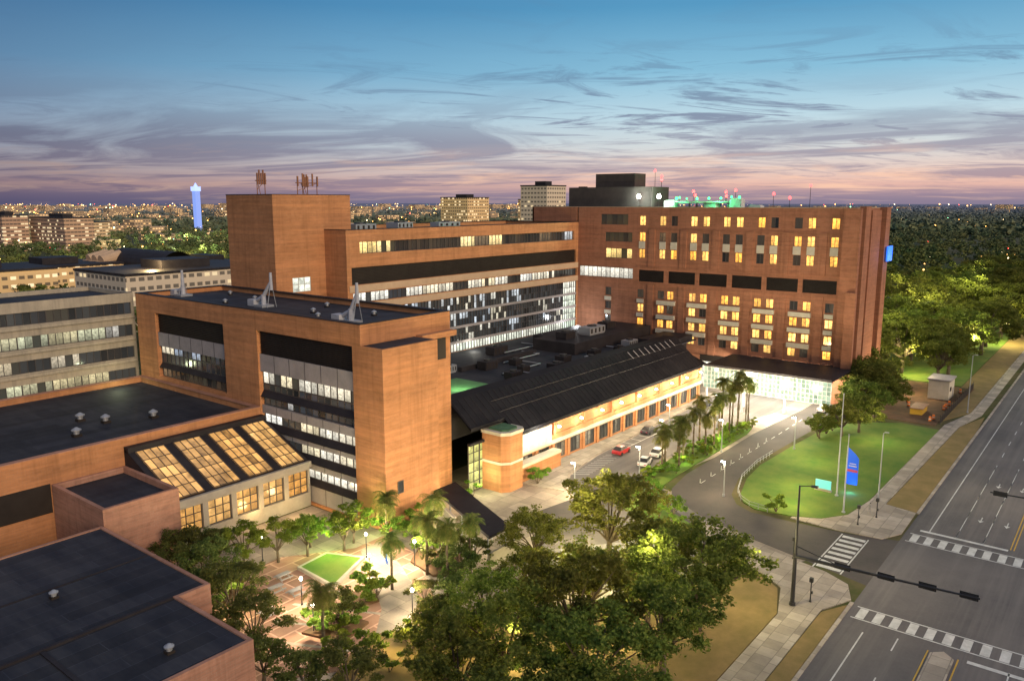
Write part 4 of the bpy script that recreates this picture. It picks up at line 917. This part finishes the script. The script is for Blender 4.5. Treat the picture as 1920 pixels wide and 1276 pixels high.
g=G();g.box(129.9,129.93,32.2,33.4,4.1,4.25);g.box(129.9,129.93,32.3,33.3,4.5,4.62);g.obj('lettering_band',[WHT],bs)
pl((128.5,32.6,.8),260,(.1,.35,1),.2)
ms=root('monument_sign','low teal lit sign panel on the lawn','sign',(127,36,0))
g=G();g.box(126.7,127.1,35,37.6,0.1,.5);g.obj('plinth',[CONW],ms);g=G();g.box(126.8,127.,35.1,37.5,.5,1.9);g.obj('panel',[emis('teal_panel',(.2,.7,.65),.7,(.1,.4,.4))],ms)
for x,y in [(89,26),(120.5,26.6),(116,28),(99.2,31.5)]:
    r=root('pedestrian_signal','short black pedestrian signal post on the sidewalk','pedestrian signal',(x,y,0),'pedestrian signal posts at the crossing')
    g=G();g.tube((x,y,.1),(x,y,3.1),.08,.06,8);g.tube((x,y,.1),(x,y,.35),.16,.13,8);g.obj('post',[BLK],r)
    g=G();g.box(x-.2,x+.2,y-.2,y+.2,2.6,3.1);g.box(x-.1,x+.1,y-.22,y-.1,1.2,1.5);g.obj('signal_box',[BLK],r)
rl=root('railing','slim pale metal railing curving along the drive edge','railing',(125,48,0))
rp=[(112.6,40),(113,43),(114.6,45),(117.5,46.7),(124,48.7),(133,49.6),(140,49.4)]
gr_=G()
for (a,b) in zip(rp,rp[1:]):
    a=Vector(a);b=Vector(b);L_=(b-a).length;n=max(1,int(L_/1.3))
    for i in range(n): q=a+(b-a)*i/n;gp=G();gp.tube((q.x,q.y,.1),(q.x,q.y,1.0),.04,.04,5);gp.obj('post',[MET],rl)
    for z_ in (.55,.98): gr_.tube((a.x,a.y,z_),(b.x,b.y,z_),.03,.03,5)
gr_.obj('rail',[MEW],rl)
for k in range(8):
    x=118+k*4.2;r=root('bollard','short white lane marker post in the drive','bollard',(x,53.4,0),'lane marker posts in the drive')
    g=G();g.tube((x,53.4,0),(x,53.4,.8),.06,.05,6);g.obj('post',[WHT],r);g=G();g.tube((x,53.4,0),(x,53.4,.08),.2,.2,8);g.obj('foot',[BLK],r)
hut=root('site_hut','small beige site hut on the construction plot','hut',(208,34,0))
g=G();g.box(204.5,211,31.8,36.2,.3,4.8);g.obj('wall',[BEI],hut);g=G();g.box(204.2,211.3,31.5,36.5,4.8,5.1);g.obj('roof',[PAL],hut);window(hut,'Y',206,2.8,31.78,1.2,1,1,1,GD);g=G();g.box(209,209.9,31.72,31.79,.3,2.6);g.obj('door',[PAL],hut)
ex=root('skip_container','yellow skip on the construction plot','skip',(190,35,0))
g=G();g.prism([(187,33.8),(192,33.8),(192.6,36.2),(186.6,36.2)],.2,1.5);g.obj('body',[YEL],ex);g=G();g.box(186.5,192.7,33.6,36.4,1.5,1.65);g.obj('rim',[RUST],ex)
for x,y in [(183,31.5),(185,31.2),(195,31),(197,31),(200,30.8),(194,38),(198,39),(215,31)]:
    r=root('traffic_barrel','orange and white traffic barrel on bare earth','traffic barrel',(x,y,0),'traffic barrels on the construction plot')
    g=G();g.tube((x,y,.16),(x,y,.28),.38,.38,10);g.obj('base',[BLK],r)
    g=G();g.tube((x,y,.28),(x,y,.6),.32,.3,10);g.tube((x,y,.6),(x,y,.8),.3,.28,10,1);g.tube((x,y,.8),(x,y,1.2),.28,.25,10);g.obj('drum',[ORG,WHT],r)
fn=root('mesh_fence','dark mesh fence around the construction plot','fence',(200,29.5,0))
for k in range(18): g=G();g.tube((182+k*2.4,29.4,0),(182+k*2.4,29.4,2),.05,.05,5);g.obj('post',[BLK],fn)
g=G();g.box(182,223,29.38,29.42,.2,1.6);g.obj('screen',[LOUV],fn)

def car(x,y,rz,paint,lab):
    r=root('parked_car',lab,'car',(x,y,0),'cars at the pick-up lane')
    g=G();secs=[(-2.2,.72,.42,.72),(-2.05,.86,.3,.86),(-1.3,.9,.28,.98),(0,.92,.28,.96),(1.1,.9,.28,.92),(1.95,.84,.3,.76),(2.2,.7,.4,.62)]
    for (a,wa,ba,ta),(b,wb,bb_,tb) in zip(secs,secs[1:]):
        g.quad([(a,-wa,ta),(b,-wb,tb),(b,wb,tb),(a,wa,ta)]);g.quad([(a,-wa,ba),(b,-wb,bb_),(b,-wb,tb),(a,-wa,ta)]);g.quad([(a,wa,ba),(a,wa,ta),(b,wb,tb),(b,wb,bb_)]);g.quad([(a,-wa,ba),(a,wa,ba),(b,wb,bb_),(b,-wb,bb_)])
    for q,s_ in ((secs[0],-1),(secs[-1],1)): g.quad([(q[0],-q[1],q[2]),(q[0],-q[1],q[3]),(q[0],q[1],q[3]),(q[0],q[1],q[2])])
    g.quad([(-1.0,-.62,1.46),(.35,-.62,1.46),(.35,.62,1.46),(-1.0,.62,1.46)])
    g.obj('body',[paint],r,local=True)
    g=G();b0=[(-1.75,-.8,.97),(1.05,-.8,.93),(1.05,.8,.93),(-1.75,.8,.97)];t0=[(-1.0,-.62,1.455),(.35,-.62,1.455),(.35,.62,1.455),(-1.0,.62,1.455)]
    for i in range(4): j=(i+1)%4;g.quad([b0[i],b0[j],t0[j],t0[i]])
    g.obj('cabin_glass',[BLK],r,local=True)
    for xx in (-1.35,1.35):
        for yy in (-.9,.9):
            g=G();g.tube((xx,yy-.1,.33),(xx,yy+.1,.33),.33,.33,14);g.obj('wheel',[BLK],r,local=True)
    for yy in (-.58,.58):
        g=G();g.box(2.1,2.2,yy-.16,yy+.16,.52,.66);g.obj('headlight',[WHT],r,local=True)
        g=G();g.box(-2.22,-2.12,yy-.18,yy+.18,.55,.7);g.obj('tail_light',[RDS],r,local=True)
    r.rotation_euler=(0,0,rz)
PR=mat('red_car_paint',(.40,.02,.02),.3,.6)[0];PW=mat('white_car_paint',(.6,.6,.6),.3,.6)[0];PK=mat('dark_car_paint',(.03,.03,.04),.3,.6)[0]
car(124,72.,.03,PR,'red car standing in the pick-up lane');car(121,65.4,.25,PW,'white car parked beside the palm island');car(127,66.,.1,PW,'white car in the pick-up lane')
car(165,74.6,0.03,PK,'dark car near the entrance');car(178,52.,.0,PW,'white car under the entrance');car(139,74.4,.02,PK,'dark car standing at the kerb')
for x,y in [(52,77),(54.5,79),(48,73),(53,74.5)]:
    r=root('picnic_table','pale metal picnic table on the brick plaza','table',(x,y,0),'picnic tables in the courtyard')
    g=G();g.box(x-.9,x+.9,y-.4,y+.4,.74,.8);g.obj('table_top',[PAL],r)
    for s_ in (-1,1):
        g=G();g.box(x-.9,x+.9,y+s_*.75-.14,y+s_*.75+.14,.42,.47);g.obj('bench',[PAL],r)
        g=G();g.box(x+s_*.6-.05,x+s_*.6+.05,y-.8,y+.8,.36,.42);g.tube((x+s_*.6,y-.6,.05),(x+s_*.6,y-.2,.74),.04,.04,5);g.tube((x+s_*.6,y+.6,.05),(x+s_*.6,y+.2,.74),.04,.04,5);g.obj('leg',[PAL],r)
def person(x,y,rz,shirt,lab):
    me=bpy.data.meshes.new('person')
    vs=[(0,0,.95),(0,0,1.15),(0,0,1.42),(0,0,1.53),(0,.01,1.66),(.1,0,.9),(.11,.12,.5),(.1,.05,.08),(.1,.2,.04),(-.1,0,.9),(-.11,-.1,.5),(-.1,-.25,.1),(-.1,-.1,.04),(.2,0,1.4),(.25,-.05,1.12),(.24,.08,.88),(-.2,0,1.4),(-.25,.03,1.12),(-.24,.15,.9)]
    es=[(0,1),(1,2),(2,3),(3,4),(0,5),(5,6),(6,7),(7,8),(0,9),(9,10),(10,11),(11,12),(2,13),(13,14),(14,15),(2,16),(16,17),(17,18)]
    rd=[.14,.13,.14,.06,.1,.1,.07,.05,.045,.1,.07,.05,.045,.06,.045,.035,.06,.045,.035]
    me.from_pydata(vs,es,[]);o=bpy.data.objects.new('person',me);COL.objects.link(o);md=o.modifiers.new('skin','SKIN')
    for i,q in enumerate(rd): me.skin_vertices[0].data[i].radius=(q,q*.85)
    me.skin_vertices[0].data[0].use_root=True;sb=o.modifiers.new('sub','SUBSURF');sb.levels=1;sb.render_levels=1
    me.materials.append(shirt);o.location=(x,y,.06);o.rotation_euler=(0,0,rz);o['label']=lab;o['category']='person'
    g=G();g.tube((0,-.01,1.66),(0,-.01,1.79),.105,.06,8);g.obj('hair',[BLK],o,local=True)
SB=mat('blue_cloth',(.03,.12,.5),.8)[0];SK=mat('grey_cloth',(.25,.24,.25),.8)[0]
person(65.2,72.,.6,SB,'person in blue scrubs walking across the plaza');person(121.5,27.8,1.,SK,'person in grey waiting on the sidewalk corner')
